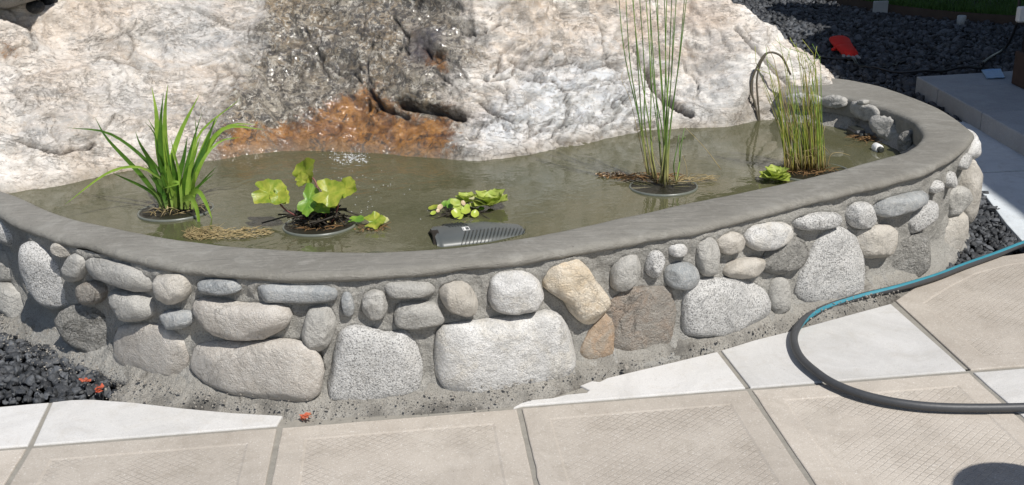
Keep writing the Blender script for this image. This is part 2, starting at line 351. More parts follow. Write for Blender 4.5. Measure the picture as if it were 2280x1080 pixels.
def boulder_mat():
    t = NT('boulder_rock'); m1 = t.attr('m1'); m2 = t.attr('m2')
    s1 = t.n('ShaderNodeSeparateColor'); t.l(m1, s1.inputs[0]); s2 = t.n('ShaderNodeSeparateColor'); t.l(m2, s2.inputs[0])
    wet, rust, grey = s1.outputs; blue, crack, pinkm = s2.outputs
    M = lambda a, b: t.math('MULTIPLY', a, b)
    # slanted coordinates: the rock's grain runs down to the left
    mp = t.n('ShaderNodeMapping'); t.l(t.co(), mp.inputs[0]); mp.inputs['Rotation'].default_value = (.2, .7, .3); mp.inputs['Scale'].default_value = (.55, 1.2, 1.5); gr = mp.outputs[0]
    c = t.mix(t.ramp(t.noise(2.4, 7, .7, .5), [(.38, 0), (.6, 1)]), (.64, .555, .47), (.80, .765, .715))
    c = t.mix(M(t.ramp(t.noise(2.6, 7, .75, .9, gr), [(.49, 0), (.62, 1)]), .6), c, (.54, .41, .29))
    c = t.mix(M(t.ramp(t.noise(4.5, 7, .78, 1.1, gr), [(.5, 0), (.62, 1)]), .6), c, (.42, .415, .40))
    c = t.mix(M(pinkm, .5), c, (.58, .43, .33))
    gm = M(grey, t.ramp(t.noise(5, 7, .75, .9, gr), [(.38, .15), (.58, 1)])); c = t.mix(M(gm, .75), c, (.40, .41, .415))
    bm = M(blue, t.ramp(t.noise(9, 6, .75, .8, gr), [(.35, .3), (.6, 1)])); c = t.mix(bm, c, (.66, .68, .70))
    c = t.mix(M(t.ramp(t.noise(52, 5, .8, .6), [(.54, 0), (.62, 1)]), .5), c, (.84, .80, .75))
    c = t.mix(M(t.ramp(t.noise(48, 5, .85, .9, gr), [(.55, 0), (.60, 1)]), .6), c, (.27, .23, .19))
    c = t.mix(M(t.ramp(t.noise(33, 6, .8, .4), [(.57, 0), (.66, 1)]), .5), c, (.50, .41, .31))
    seam = t.ramp(t.noise(6, 7, .7, 1.6, gr), [(.488, 0), (.5, 1), (.512, 0)]); seam = M(seam, t.ramp(t.noise(4, 2), [(.4, 0), (.52, 1)]))
    seam2 = M(t.ramp(t.noise(15, 6, .7, 1.3, gr), [(.488, 0), (.5, 1), (.512, 0)]), t.ramp(t.noise(7, 3), [(.48, 0), (.6, 1)]))
    sm = t.math('MAXIMUM', seam, seam2); c = t.mix(M(sm, .6), c, (.22, .19, .16))
    # rust: warm ochres broken up by dark grains
    rc = t.mix(t.ramp(t.noise(10, 7, .75, .8), [(.38, 0), (.6, 1)]), (.13, .042, .006), (.46, .20, .032))
    rc = t.mix(t.ramp(t.noise(20, 6, .85, .8), [(.52, 0), (.59, 1)]), rc, (.045, .022, .012))
    rc = t.mix(M(t.ramp(t.noise(40, 5, .8, .6), [(.60, 0), (.66, 1)]), .4), rc, (.50, .30, .09))
    # wet rock: black, olive and cream grains
    wc = t.mix(t.ramp(t.noise(6.5, 7, .75, .9, gr), [(.36, 0), (.62, 1)]), (.10, .078, .046), (.44, .39, .31))
    wc = t.mix(M(t.ramp(t.noise(5, 6, .75, .8), [(.48, 0), (.58, 1)]), .6), wc, (.27, .175, .07))
    wc = t.mix(M(t.ramp(t.noise(24, 6, .85, .9), [(.48, 0), (.53, 1)]), .93), wc, (.022, .018, .013))
    wc = t.mix(M(t.ramp(t.noise(33, 5, .85, .7), [(.54, 0), (.59, 1)]), .85), wc, (.66, .62, .54))
    br = t.math('SUBTRACT', t.noise(9, 8, .8, .6), .5)
    wm = M(t.ramp(t.math('ADD', wet, M(br, 2.2)), [(.34, 0), (.72, 1)]), t.ramp(wet, [(.02, 0), (.25, 1)]))
    c = t.mix(M(wm, .93), c, wc)
    br2 = t.math('SUBTRACT', t.noise(13, 8, .82, .6), .5)
    rm = M(t.ramp(t.math('ADD', rust, M(br2, 2.6)), [(.36, 0), (.66, 1)]), t.ramp(rust, [(.02, 0), (.25, 1)]))
    c = t.mix(M(rm, .88), c, rc)
    c = t.mix(M(m1_a(t), .75), c, (.06, .05, .065))
    c = t.mix(M(crack, .85), c, (.05, .04, .032))
    dx = t.n('ShaderNodeAttribute', attribute_name='m2'); damp = M(dx.outputs['Alpha'], t.ramp(t.noise(24, 5, .7), [(.25, .4), (.6, 1)])); c = t.mix(M(damp, .6), c, (.20, .165, .115))
    wr = t.math('MAXIMUM', wm, rm)
    rough = t.ramp(wr, [(0, .9), (1, .34)]); spec = t.ramp(wr, [(0, .15), (1, .8)])
    h = t.math('ADD', M(t.noise(60, 5, .8, .4), .8), M(t.noise(22, 6, .75, .9, gr), 1.1))
    h = t.math('SUBTRACT', h, M(sm, .35))
    b1 = t.bump(h, .8, .013); rip = M(t.math('ADD', t.noise(110, 4, .75), t.noise(45, 4, .7)), wr)
    cn = t.bump(t.math('ADD', t.noise(15, 2, .5, .8), M(t.noise(48, 2, .6), .3)), 1.0, .028)
    return t.done(t.bsdf(c, rough, t.bump(rip, .6, .012, b1), spec, Coat_Weight=M(wr, t.ramp(t.noise(3.6, 4, .65, .8), [(.44, .10), (.56, 1)])), Coat_Roughness=.10, Coat_IOR=1.5, Coat_Normal=cn))
def m1_a(t):
    x = t.n('ShaderNodeAttribute', attribute_name='m1'); return x.outputs['Alpha']
MAT['boulder'] = boulder_mat()

def water_mat():
    t = NT('pond_water')
    murk = t.mix(t.ramp(t.noise(1.8, 5, .6, .8), [(.38, 0), (.62, 1)]), (.086, .087, .043), (.126, .121, .070))
    nb = t.math('ADD', t.math('MULTIPLY', t.noise(7, 3, .5, .8), 1.0), t.math('MULTIPLY', t.noise(26, 3, .5, .6), .25))
    amp = t.attr('ripple', 'Fac'); hgt = t.math('MULTIPLY', nb, amp); nrm = t.bump(hgt, .5, .012)
    d = t.n('ShaderNodeBsdfDiffuse'); t.l(murk, d.inputs[0]); t.l(nrm, d.inputs['Normal'])
    tr = t.n('ShaderNodeBsdfTransparent'); tr.inputs[0].default_value = (.75, .78, .6, 1)
    a = t.n('ShaderNodeMixShader'); a.inputs[0].default_value = .16; t.l(d.outputs[0], a.inputs[1]); t.l(tr.outputs[0], a.inputs[2])
    g = t.n('ShaderNodeBsdfGlossy'); g.inputs['Roughness'].default_value = .015; t.l(nrm, g.inputs['Normal'])
    fr = t.n('ShaderNodeFresnel'); fr.inputs[0].default_value = 1.6; t.l(nrm, fr.inputs['Normal'])
    x = t.n('ShaderNodeMixShader'); t.l(fr.outputs[0], x.inputs[0]); t.l(a.outputs[0], x.inputs[1]); t.l(g.outputs[0], x.inputs[2])
    return t.done(x.outputs[0])
MAT['water'] = water_mat()
MAT['pondfloor'] = plain('pond_silt', (.10, .09, .05), .9, .3, 9, .3)
MAT['iris'] = leafmat('iris_leaf', (.035, .105, .014), (.09, .20, .022), (.18, .25, .07), .22)
MAT['iris_light'] = leafmat('iris_leaf_light', (.20, .36, .045), (.32, .48, .07), (.25, .33, .08), .4)
MAT['reed'] = leafmat('reed_stem', (.08, .17, .035), (.17, .29, .07), (.38, .33, .13), .15)
MAT['reed_light'] = leafmat('reed_stem_light', (.18, .32, .05), (.26, .40, .09), (.40, .36, .16), .2)
MAT['sedge'] = leafmat('sedge_stem', (.26, .34, .05), (.48, .48, .10), (.40, .27, .09), .2)
MAT['straw'] = leafmat('dry_stem', (.36, .27, .13), (.48, .38, .2), None, .2)
MAT['lily'] = leafmat('lily_leaf', (.20, .29, .03), (.44, .45, .07), None, .35, .35, 40)
MAT['lily_green'] = leafmat('lily_leaf_green', (.12, .28, .035), (.24, .38, .05), None, .35, .35, 40)
MAT['lettuce'] = leafmat('water_lettuce_leaf', (.36, .46, .08), (.50, .55, .14), None, .35, .45, 50)
MAT['lettuce_pale'] = leafmat('water_lettuce_pale_leaf', (.52, .54, .22), (.62, .58, .34), None, .35, .45, 50)
MAT['hyacinth'] = leafmat('hyacinth_leaf', (.38, .50, .06), (.50, .56, .10), None, .3, .3, 30)
MAT['pinkish'] = leafmat('hyacinth_bud', (.52, .35, .26), (.60, .50, .3), None, .2, .4, 40)
MAT['petiole'] = plain('lily_stalk', (.17, .055, .05), .4, .3, 30)
MAT['roots'] = plain('dark_roots', (.03, .024, .016), .6, .5, 60, .8)
MAT['pot'] = plain('pot_plastic', (.045, .052, .046), .35, .2, 30, .1, .5)
MAT['rim'] = plain('pot_rim_plastic', (.13, .14, .12), .35, .25, 40, .15, .5)
MAT['potwater'] = plain('pot_wet_soil', (.024, .023, .016), .3, .6, 30, .5, .25, .006)
MAT['hose'] = plain('hose_rubber', (.052, .054, .058), .5, .25, 25, .25, .5)
MAT['stripe'] = plain('hose_stripe', (.035, .20, .26), .5, .2, 25, .1, .5)
MAT['white_pl'] = plain('white_plastic', (.78, .77, .74), .35, .05, 20, .05, .5)
MAT['black_pl'] = plain('black_plastic', (.02, .021, .023), .3, .3, 20, .1, .5)
MAT['grey_pl'] = plain('grey_plastic', (.085, .092, .088), .4, .2, 14, .1, .5)
MAT['dark_pl'] = plain('dark_plastic', (.035, .038, .034), .4, .2, 14, .1, .5)
MAT['glove'] = plain('glove_red', (.62, .028, .02), .75, .2, 60, .4, .2)
MAT['glove_g'] = plain('glove_grey', (.28, .28, .27), .8, .2, 60, .4, .2)
MAT['blue_paper'] = plain('blue_packet', (.25, .42, .65), .4, .35, 60, .3, .4)
MAT['bark'] = plain('brown_wood', (.055, .035, .028), .8, .3, 20, .4, .3)
MAT['edging'] = plain('edging_board', (.075, .055, .042), .85, .3, 12, .4, .2)
MAT['galv'] = plain('galvanised', (.35, .37, .37), .5, .2, 20, .1, .5)
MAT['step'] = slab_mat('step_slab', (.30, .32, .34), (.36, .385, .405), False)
MAT['shade_blue'] = slab_mat('shade_blue_slab', (.54, .58, .61), (.60, .64, .66), False)  # white walkway slabs, with the blue of the shade mixed into their colour
MAT['red_petal'] = leafmat('red_petal', (.55, .09, .05), (.62, .2, .12), None, .3)
MAT['debris'] = plain('plant_debris', (.22, .13, .06), .8, .6, 90, .5, .2)
MAT['bentstem'] = plain('bent_stem', (.11, .095, .07), .6, .4, 70, .4, .3)
MAT['canopy'] = leafmat('tree_leaf', (.035, .07, .015), (.06, .11, .02), None, .25)
MAT['shade_roof'] = plain('caster_roof', (.14, .12, .10), .8, .2, 5, .3)  # for the added, unseen shade building
MAT['crumb'] = plain('mortar_crumb', (.27, .25, .22), .95, .25, 60, .6, .2)
def foam_mat():
    t = NT('foam'); tr = t.n('ShaderNodeBsdfTransparent'); b = t.bsdf((.85, .86, .88), .08, None, .8)
    m = t.n('ShaderNodeMixShader'); m.inputs[0].default_value = .62; t.l(b, m.inputs[1]); t.l(tr.outputs[0], m.inputs[2]); return t.done(m.outputs[0])
MAT['foam'] = foam_mat()
def grass_mat():
    t = NT('lawn_grass'); c = t.mix(t.noise(6, 4), (.035, .085, .012), (.07, .14, .03)); return t.done(t.bsdf(c, .6, None, .3))
MAT['grass'] = grass_mat()

# ================================================================== SETTING
WATER_Z, CAP_Z, LIP_Z = .25, .375, .355
g = mesh('ground', [(-60, -60, -.045), (60, -60, -.045), (60, 90, -.045), (-60, 90, -.045)], [(0, 1, 2, 3)], MAT['bed'], smooth=False); tag(g, kind='structure')

# paving ------------------------------------------------------------
YAW, U0, V0, SW, JT = .09747, -.98155, 2.39592, .61, .0068
def uv(u, v): u += U0; v += V0; return np.array([math.cos(YAW)*u-math.sin(YAW)*v, math.sin(YAW)*u+math.cos(YAW)*v])
patio = empty('patio', (0, 0, 0)); tag(patio, kind='structure')
mesh('joint_bed', [(*uv(-3, .010), -.0046), (*uv(-3, -1.9), -.0046), (*uv(6.1, -1.9), -.0046), (*uv(6.1, .010), -.0046)], [(0, 1, 2, 3)], MAT['joint'], patio, (0, 2, -.0050), smooth=False)
pv = [at(*p, -.0050) for p in [(-320, 1000), (-320, 918), (0, 906), (115, 897), (200, 895), (400, 915), (640, 935), (1145, 915), (1300, 862), (1340, 846), (1605, 783), (1760, 738), (1985, 676), (2105, 607), (2150, 590), (2210, 576), (2300, 564), (2700, 545)]]
bedv = pv + [at(*p, -.0050) for p in [(2900, 760), (2165, 827), (1660, 869), (1152, 911), (620, 952), (75, 991)]]
bedv[-5:] = [np.array([*uv(6.1, .0), -.0050]), np.array([*uv(0, .0), -.0050])]
mesh('joint_bed', bedv, [tuple(range(len(bedv)))[::-1]], MAT['joint'], patio, (0, 2, -.0050), smooth=False)
def inset(P, d):
    n = len(P); out = []
    for i in range(n):
        a, b, c = P[i-1], P[i], P[(i+1) % n]
        e1 = (b-a)/np.linalg.norm(b-a); e2 = (c-b)/np.linalg.norm(c-b)
        n1 = np.array([-e1[1], e1[0]]); n2 = np.array([-e2[1], e2[0]])
        m = n1+n2; k = m.dot(m)/2; out.append(b+m*(d/max(k, .35)) if k > 0 else b+n1*d)
    return out
def slab(P, mat, top=0.0, thick=.04, panel=None, parent=patio, name='paving_slab', chip=False, bev=.0035):
    P = [np.array(p[:2], float) for p in P]
    ar = sum(P[i-1][0]*P[i][1]-P[i][0]*P[i-1][1] for i in range(len(P)))
    if ar < 0: P = P[::-1]
    c = sum(P)/len(P); top += RNG.uniform(-.0006, .0006)
    rings = [(P, top-thick), (P, top-bev), (inset(P, bev*.3), top-bev*.3), (inset(P, bev), top)]
    if panel:
        a = inset(P, panel); rings += [(a, top), (inset(a, .006), top-.0018)]
    if chip:            # worn, slightly uneven arrises
        k = 15; nz = [RNG.normal(0, .0009, 2)*(abs(RNG.normal()) if RNG.uniform() < .25 else .5) for _ in range(len(P)*k)]; R2 = []
        for q_, (R, z) in enumerate(rings):
            L_ = [R[i]+(R[(i+1) % len(R)]-R[i])*j_/k for i in range(len(R)) for j_ in range(k)]; R2.append(([a+(b if q_ < 4 else 0) for a, b in zip(L_, nz)], z))
        rings = R2; P = rings[0][0]
    V = []; Fq = []; n = len(P)
    for R, z in rings: V += [(p[0], p[1], z) for p in R]
    for r in range(len(rings)-1):
        Fq += [(r*n+i, r*n+(i+1) % n, (r+1)*n+(i+1) % n, (r+1)*n+i) for i in range(n)]
    fm = [0]*len(Fq); Fq.append(tuple((len(rings)-1)*n+i for i in range(n))); fm.append(1 if panel else 0)
    Fq.append(tuple(range(n))[::-1]); fm.append(0)
    o = mesh(name, V, Fq, [MAT[mat], MAT['slab_in']] if panel else [MAT[mat]], parent, (c[0], c[1], top), smooth=False, fm=fm)
    if parent is patio:
        o.rotation_euler = (0, 0, YAW); 
        M = np.array(rotz(-YAW)); vs = np.array([v.co[:] for v in o.data.vertices]) @ M.T; o.data.vertices.foreach_set('co', vs.astype(np.float32).ravel())
    return o
def noisy(P, amp=.0014, step=.05):
    out = []; n = len(P)
    for i in range(n):
        a, b = np.array(P[i][:2]), np.array(P[(i+1) % n][:2]); L = np.linalg.norm(b-a); k = max(1, int(L/step))
        nn = np.array([-(b-a)[1], (b-a)[0]])/L
        for j in range(k): out.append(a+(b-a)*j/k+(nn*RNG.normal(0, amp) if j else 0))
    return out
for r in range(0, 3):
    for k in range(-4, 9):
        j = JT; a, b, c, d = uv(k*SW+j, -r*SW-j), uv((k+1)*SW-j, -r*SW-j), uv((k+1)*SW-j, -(r+1)*SW+j), uv(k*SW+j, -(r+1)*SW+j)
        w = (r == 0 and k in (4, 7)) or (r == 1 and k == 1)
        slab([a, b, c, d], 'slab_w' if w else 'slab', panel=None if w else .062, chip=r == 0)
def px(L, z=0): return [at(*p, z)[:2] for p in L]
j = JT
row1 = [
 (px([(-320, 921), (-60, 909), (0, 906), (60, 900), (109, 896)]) + [uv(-j, j), uv(-SW*2, j)], 'slab_w', 0),
 (px([(117, 895), (160, 890), (205, 889), (300, 896), (400, 908), (520, 919), (629, 925)]) + [uv(SW-j, j), uv(j, j)], 'slab_w', 0),
 (px([(1143, 908), (1160, 897), (1185, 890), (1230, 886), (1262, 878), (1306, 874), (1312, 868), (1292, 858), (1318, 848), (1335, 850), (1352, 841), (1420, 825), (1500, 806), (1597, 783)]) + [uv(3*SW-j, j), uv(2*SW+.008, j)], 'slab_w', 0),
 (px([(1606, 780), (1680, 757), (1760, 737), (1850, 712), (1983, 676)]) + [uv(4*SW-j, j), uv(3*SW+j, j)], 'slab_w', 0),
 (px([(1994, 669), (2030, 645), (2070, 622), (2108, 604), (2128, 594), (2150, 588), (2210, 573), (2300, 561), (2420, 548)]) + [uv(5*SW-j, SW-j) if False else at(2560, 770, 0)[:2], uv(5*SW-j, j), uv(4*SW+j, j)], 'slab', 0),
]
for P, m, pn in row1:
    P = [np.array(p[:2]) for p in P]; slab(P, m, panel=.07 if m == 'slab' else None)
slab([at(2428, 548, 0), at(2575, 768, 0), at(2900, 745, 0), at(2800, 520, 0)], 'slab')
# recessed frame line on the cut beige slab
pl = [at(*p, 0) for p in [(2030, 672), (2176, 791), (2290, 783)]]
# lower walk beyond the right end (mostly in shade)
walk = empty('walkway', (0, 0, 0)); tag(walk, kind='structure')
SHL = [([(2050, 262), (2140, 268), (2196, 292), (2286, 322), (2420, 372), (2100, 386)], 'shade_blue'),
       ([(2100, 389), (2420, 375), (2600, 470), (2640, 530), (2420, 545), (2290, 552), (2240, 497), (2196, 438), (2150, 400)], 'shade_blue')]
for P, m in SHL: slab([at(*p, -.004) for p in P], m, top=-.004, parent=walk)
# raised step of paving blocks
step = empty('step_platform', (0, 0, 0)); tag(step, kind='structure')
ST = .085
A0, A1 = at(2040, 170, ST), at(2280, 303, ST)             # front edge line of the top
B0 = at(2150, 157, ST)
e = (A1-A0)[:2]; e /= np.linalg.norm(e); q = (B0-A0)[:2]; 
dj = (at(2245, 183, ST)-at(2098, 192, ST))[:2]; dj /= np.linalg.norm(dj)
t1 = np.linalg.norm((at(2098, 196, ST)-A0)[:2]); t2 = np.linalg.norm((at(2200, 250, ST)-A0)[:2])
ts = [0, t1, t2, t2+(t2-t1), t2+2*(t2-t1), t2+3*(t2-t1)]; print('step', e, dj, ts)
for r in range(3):
    for a, b in zip(ts[:-1], ts[1:]):
        p0 = A0[:2]+e*(a+.003)+dj*(r*.62+.003); p1 = A0[:2]+e*(b-.003)+dj*(r*.62+.003); p2 = p1+dj*.614; p3 = p0+dj*.614
        slab([p0, p1, p2, p3], 'step', top=ST, thick=.125, parent=step, name='paving_block', bev=.006)

# lawn --------------------------------------------------------------
LE = [at(x, y, .06) for x, y in [(1560, -60), (1780, -22), (1965, 8), (2100, 24), (2290, 38), (2600, 60)]]
LE = spline(LE, 40); far = LE + np.array([3, 16, 0]); 
far = np.stack([LE[:, 0]*2.0, np.full(len(LE), 26.0), LE[:, 2]], 1)
V = np.concatenate([LE+[0, .03, -.015], far+[0, 0, -.015]]); n = len(LE)
o = mesh('lawn', V, [(i, i+1, n+i+1, n+i) for i in range(n-1)], MAT['lawn_soil'], None, tuple(V[10]), smooth=False); tag(o, kind='structure')
# grass blades
N = 26000; tt = RNG.uniform(0, n-1.001, N); dd = RNG.uniform(0, 1, N)**2.2*.35
i0 = tt.astype(int); fr = tt-i0; base = (1-fr)[:, None]*LE[i0]+fr[:, None]*LE[i0+1]; fb = (1-fr)[:, None]*far[i0]+fr[:, None]*far[i0+1]
base = base+(fb-base)*dd[:, None]+[0, .03, -.015]; an = RNG.uniform(0, 6.28, N); hh = RNG.uniform(.035, .075, N); lean = RNG.normal(0, .02, (N, 2))
wv = np.stack([np.cos(an), np.sin(an), 0*an], 1)*.005; tip = base+np.stack([lean[:, 0], lean[:, 1], hh], 1)
V = np.stack([base-wv, base+wv, tip], 1).reshape(-1, 3); o = mesh('lawn_grass', V, np.arange(3*N).reshape(-1, 3), MAT['grass'], None, tuple(LE[10])); tag(o, kind='stuff')
# edging: two boards and a joint stake
edg = empty('lawn_edging', tuple(LE[20])); tag(edg, 'low brown edging boards holding back the shaded lawn behind the black gravel', 'edging')
for a, b in ((0, 19), (19, 39)):
    S = LE[a:b+1]; V = []
    for i, p in enumerate(S):
        k = a+i; tn = LE[min(k+1, 39)]-LE[max(k-1, 0)]; nn = np.array([-tn[1], tn[0], 0]); nn /= np.linalg.norm(nn)
        V += [p+nn*.0+[0, 0, -.12], p+[0, 0, .0], p+nn*.03, p+nn*.03+[0, 0, -.12]]
    m_ = len(S); Fq = [tuple(f) for f in grid_faces(m_, 4, True)]+[(0, 1, 2, 3), (m_*4-1, m_*4-2, m_*4-3, m_*4-4)]
    mesh('board', V, Fq, MAT['edging'], edg, tuple(S[len(S)//2]), smooth=False)
p = at(1958, 12, .06); v, f = box_vf(p+[0, -.03, -.02], (.12, .02, .12), bev=.003); mesh('splice_plate', v, f, MAT['galv'], edg, tuple(p), smooth=False)

# gravel ------------------------------------------------------------
def rock_protos(k=14, sub=2, cut=8):
    out = []
    for s in range(k):
        V, Fq = ico(sub); V = V.copy(); rg = np.random.default_rng(100+s)
        for _ in range(cut+3):
            n_ = rg.normal(0, 1, 3); n_ /= np.linalg.norm(n_); h = rg.uniform(.36, .72); d = V@n_; V = V-np.maximum(d-h, 0)[:, None]*n_
        V = V*rg.uniform(.75, 1.15, 3)*np.array([1, 1, .75]); V += .022*rg.normal(0, 1, V.shape); out.append((V, Fq))
    return out
PRO = rock_protos()
def gravel(name, pts, sizes, mat='gravel', loc=None, smooth=False):
    VV = []; FF = []; TN = []; o = 0
    for k, (V, Fq) in enumerate(PRO):
        sel = np.arange(len(pts)) % len(PRO) == k; P = pts[sel]; S = sizes[sel]; m_ = len(P)
        if not m_: continue
        q = RNG.normal(0, 1, (m_, 4)); q[:, 1:3] *= .45; q /= np.linalg.norm(q, axis=1)[:, None]; w, x, y, z = q.T
        R = np.stack([1-2*(y*y+z*z), 2*(x*y-z*w), 2*(x*z+y*w), 2*(x*y+z*w), 1-2*(x*x+z*z), 2*(y*z-x*w), 2*(x*z-y*w), 2*(y*z+x*w), 1-2*(x*x+y*y)], 1).reshape(-1, 3, 3)
        W_ = np.einsum('nij,vj->nvi', R, V)*S[:, None, None]+P[:, None]
        VV.append(W_.reshape(-1, 3)); FF.append((Fq[None]+(np.arange(m_)*len(V))[:, None, None]).reshape(-1, 3)+o); o += m_*len(V)
        TN.append(np.repeat(RNG.uniform(0, 1, m_)**1.6, len(V)))
    V = np.concatenate(VV); ob = mesh(name, V, np.concatenate(FF), MAT[mat], None, loc or tuple(pts.mean(0)), smooth=smooth)
    a = ob.data.attributes.new('tone', 'FLOAT', 'POINT'); a.data.foreach_set('value', np.concatenate(TN).astype(np.float32)); tag(ob, kind='stuff'); return ob

# ================================================================== POND WALL
PAIR = [((-260, 300), (-150, 330), 0), ((-90, 425), (-40, 396), 0), ((0, 485), (0, 421), 0), ((55, 512), (45, 437), 0), ((125, 538), (130, 474), 0), ((215, 560), (212, 495), 0), ((360, 597), (350, 523), 0),
        ((470, 610), (450, 538), 0), ((590, 622), (570, 550), 0), ((760, 622), (735, 558), 0), ((910, 612), (885, 557), 0), ((1060, 597), (1020, 547), 0), ((1210, 577), (1170, 527), 0), ((1360, 550), (1320, 497), 0),
        ((1465, 533), (1430, 472), 0), ((1570, 513), (1530, 450), 0), ((1700, 480), (1660, 424), 0), ((1870, 437), (1830, 386), 0), ((2020, 400), (1950, 354), 0), ((2095, 372), (2012, 337), 0), ((2145, 338), (2042, 317), 0),
        ((2168, 310), (2053, 301), 0), ((2164, 286), (2048, 286), 1), ((2120, 253), (2030, 266), 1), ((2070, 227), (1990, 248), 1), ((1970, 191), (1930, 228), 1), ((1895, 175), (1870, 213), 1), ((1830, 170), (1800, 205), 1),
        ((1752, 173), (1738, 202), 1)]
OUT = np.array([at(*a, CAP_Z if k else LIP_Z)[:2] for a, b, k in PAIR]); INN = np.array([at(*b, CAP_Z)[:2] for a, b, k in PAIR])
def dense(P, k=14):
    P = [np.asarray(p) for p in P]; m_ = len(P); D = []
    for i in range(m_-1):
        a = P[i-1] if i else 2*P[0]-P[1]; b, c = P[i], P[i+1]; d = P[i+2] if i+2 < m_ else 2*P[-1]-P[-2]
        for t in np.linspace(0, 1, k, endpoint=False): D.append(.5*((2*b)+(-a+c)*t+(2*a-5*b+4*c-d)*t*t+(-a+3*b-3*c+d)*t**3))
    D.append(P[-1]); D = np.array(D)
    for _ in range(10): D[1:-1] = .25*D[:-2]+.5*D[1:-1]+.25*D[2:]
    return D
OD, ID = dense(OUT), dense(INN); NS = len(OD)
def normals2(P):
    T = np.gradient(P, axis=0); T /= np.linalg.norm(T, axis=1)[:, None]; return T, np.stack([T[:, 1], -T[:, 0]], 1)
TO, NO = normals2(OD); TI, NI = normals2(ID)      # outward (away from the pond) normal on the right of travel
wall = empty('stone_pond_wall', tuple([*OD[NS//2-60], 0])); tag(wall, 'low curved pond wall of mortared river stones with a smooth cement cap', 'stone wall')
WLOC = tuple(OD[NS//2-60])+(.2,)
# cap
wob = .006*fbm(np.c_[OD*6, np.zeros(NS)], 1, 5, 5); wob2 = .006*fbm(np.c_[OD*9, np.ones(NS)], 1, 3, 9)
sec = []
def sec_pt(a, z):  # a in 0..1 inner to outer, plus offsets outside
    return a, z
INZ = [(-.0, .30, 0), (0, .345, 0), (.0, .362, 0), (.004, .370, 0), (.012, .3745, 0)]
rows = []
for d_, z, _ in INZ: rows.append(np.c_[ID+NI*(d_+(wob2[:, None] if z < .36 else wob2[:, None]*.8)), np.full(NS, z)])
for a in (.15, .3, .45, .58): rows.append(np.c_[ID*(1-a)+OD*a, np.full(NS, CAP_Z+.001-.006*a*a)])
for d_, z in ((-.026, CAP_Z-.0032), (-.014, CAP_Z-.0046), (-.007, CAP_Z-.0080), (-.003, CAP_Z-.013), (-.0005, CAP_Z-.019), (-.003, LIP_Z-.006), (-.010, LIP_Z-.011), (-.022, LIP_Z-.014), (-.055, LIP_Z-.015)):
    rows.append(np.c_[OD+NO*(d_+wob[:, None]*(1.5 if z < CAP_Z-.01 else .6)), z+wob2*(1.2 if z < CAP_Z-.02 else .2)])
R = np.stack(rows, 1); V = R.reshape(-1, 3); V[:, 2] += .0020*fbm(V, 5, 3, 3)+.0007*fbm(V, 40, 2, 8)
mesh('cap', V, grid_faces(NS, len(rows))[:, ::-1], MAT['cap'], wall, WLOC)
# outer mortar face
BAT = .03
def base_in(z): return -.028+(-.0)*z
hz = np.linspace(-.05, LIP_Z-.010, 52); sN = 1500
L = np.r_[0, np.cumsum(np.linalg.norm(np.diff(OD, axis=0), axis=1))]; ss = np.linspace(0, L[-1], sN)
OX = np.stack([np.interp(ss, L, OD[:, 0]), np.interp(ss, L, OD[:, 1])], 1); TX, NX = normals2(OX)
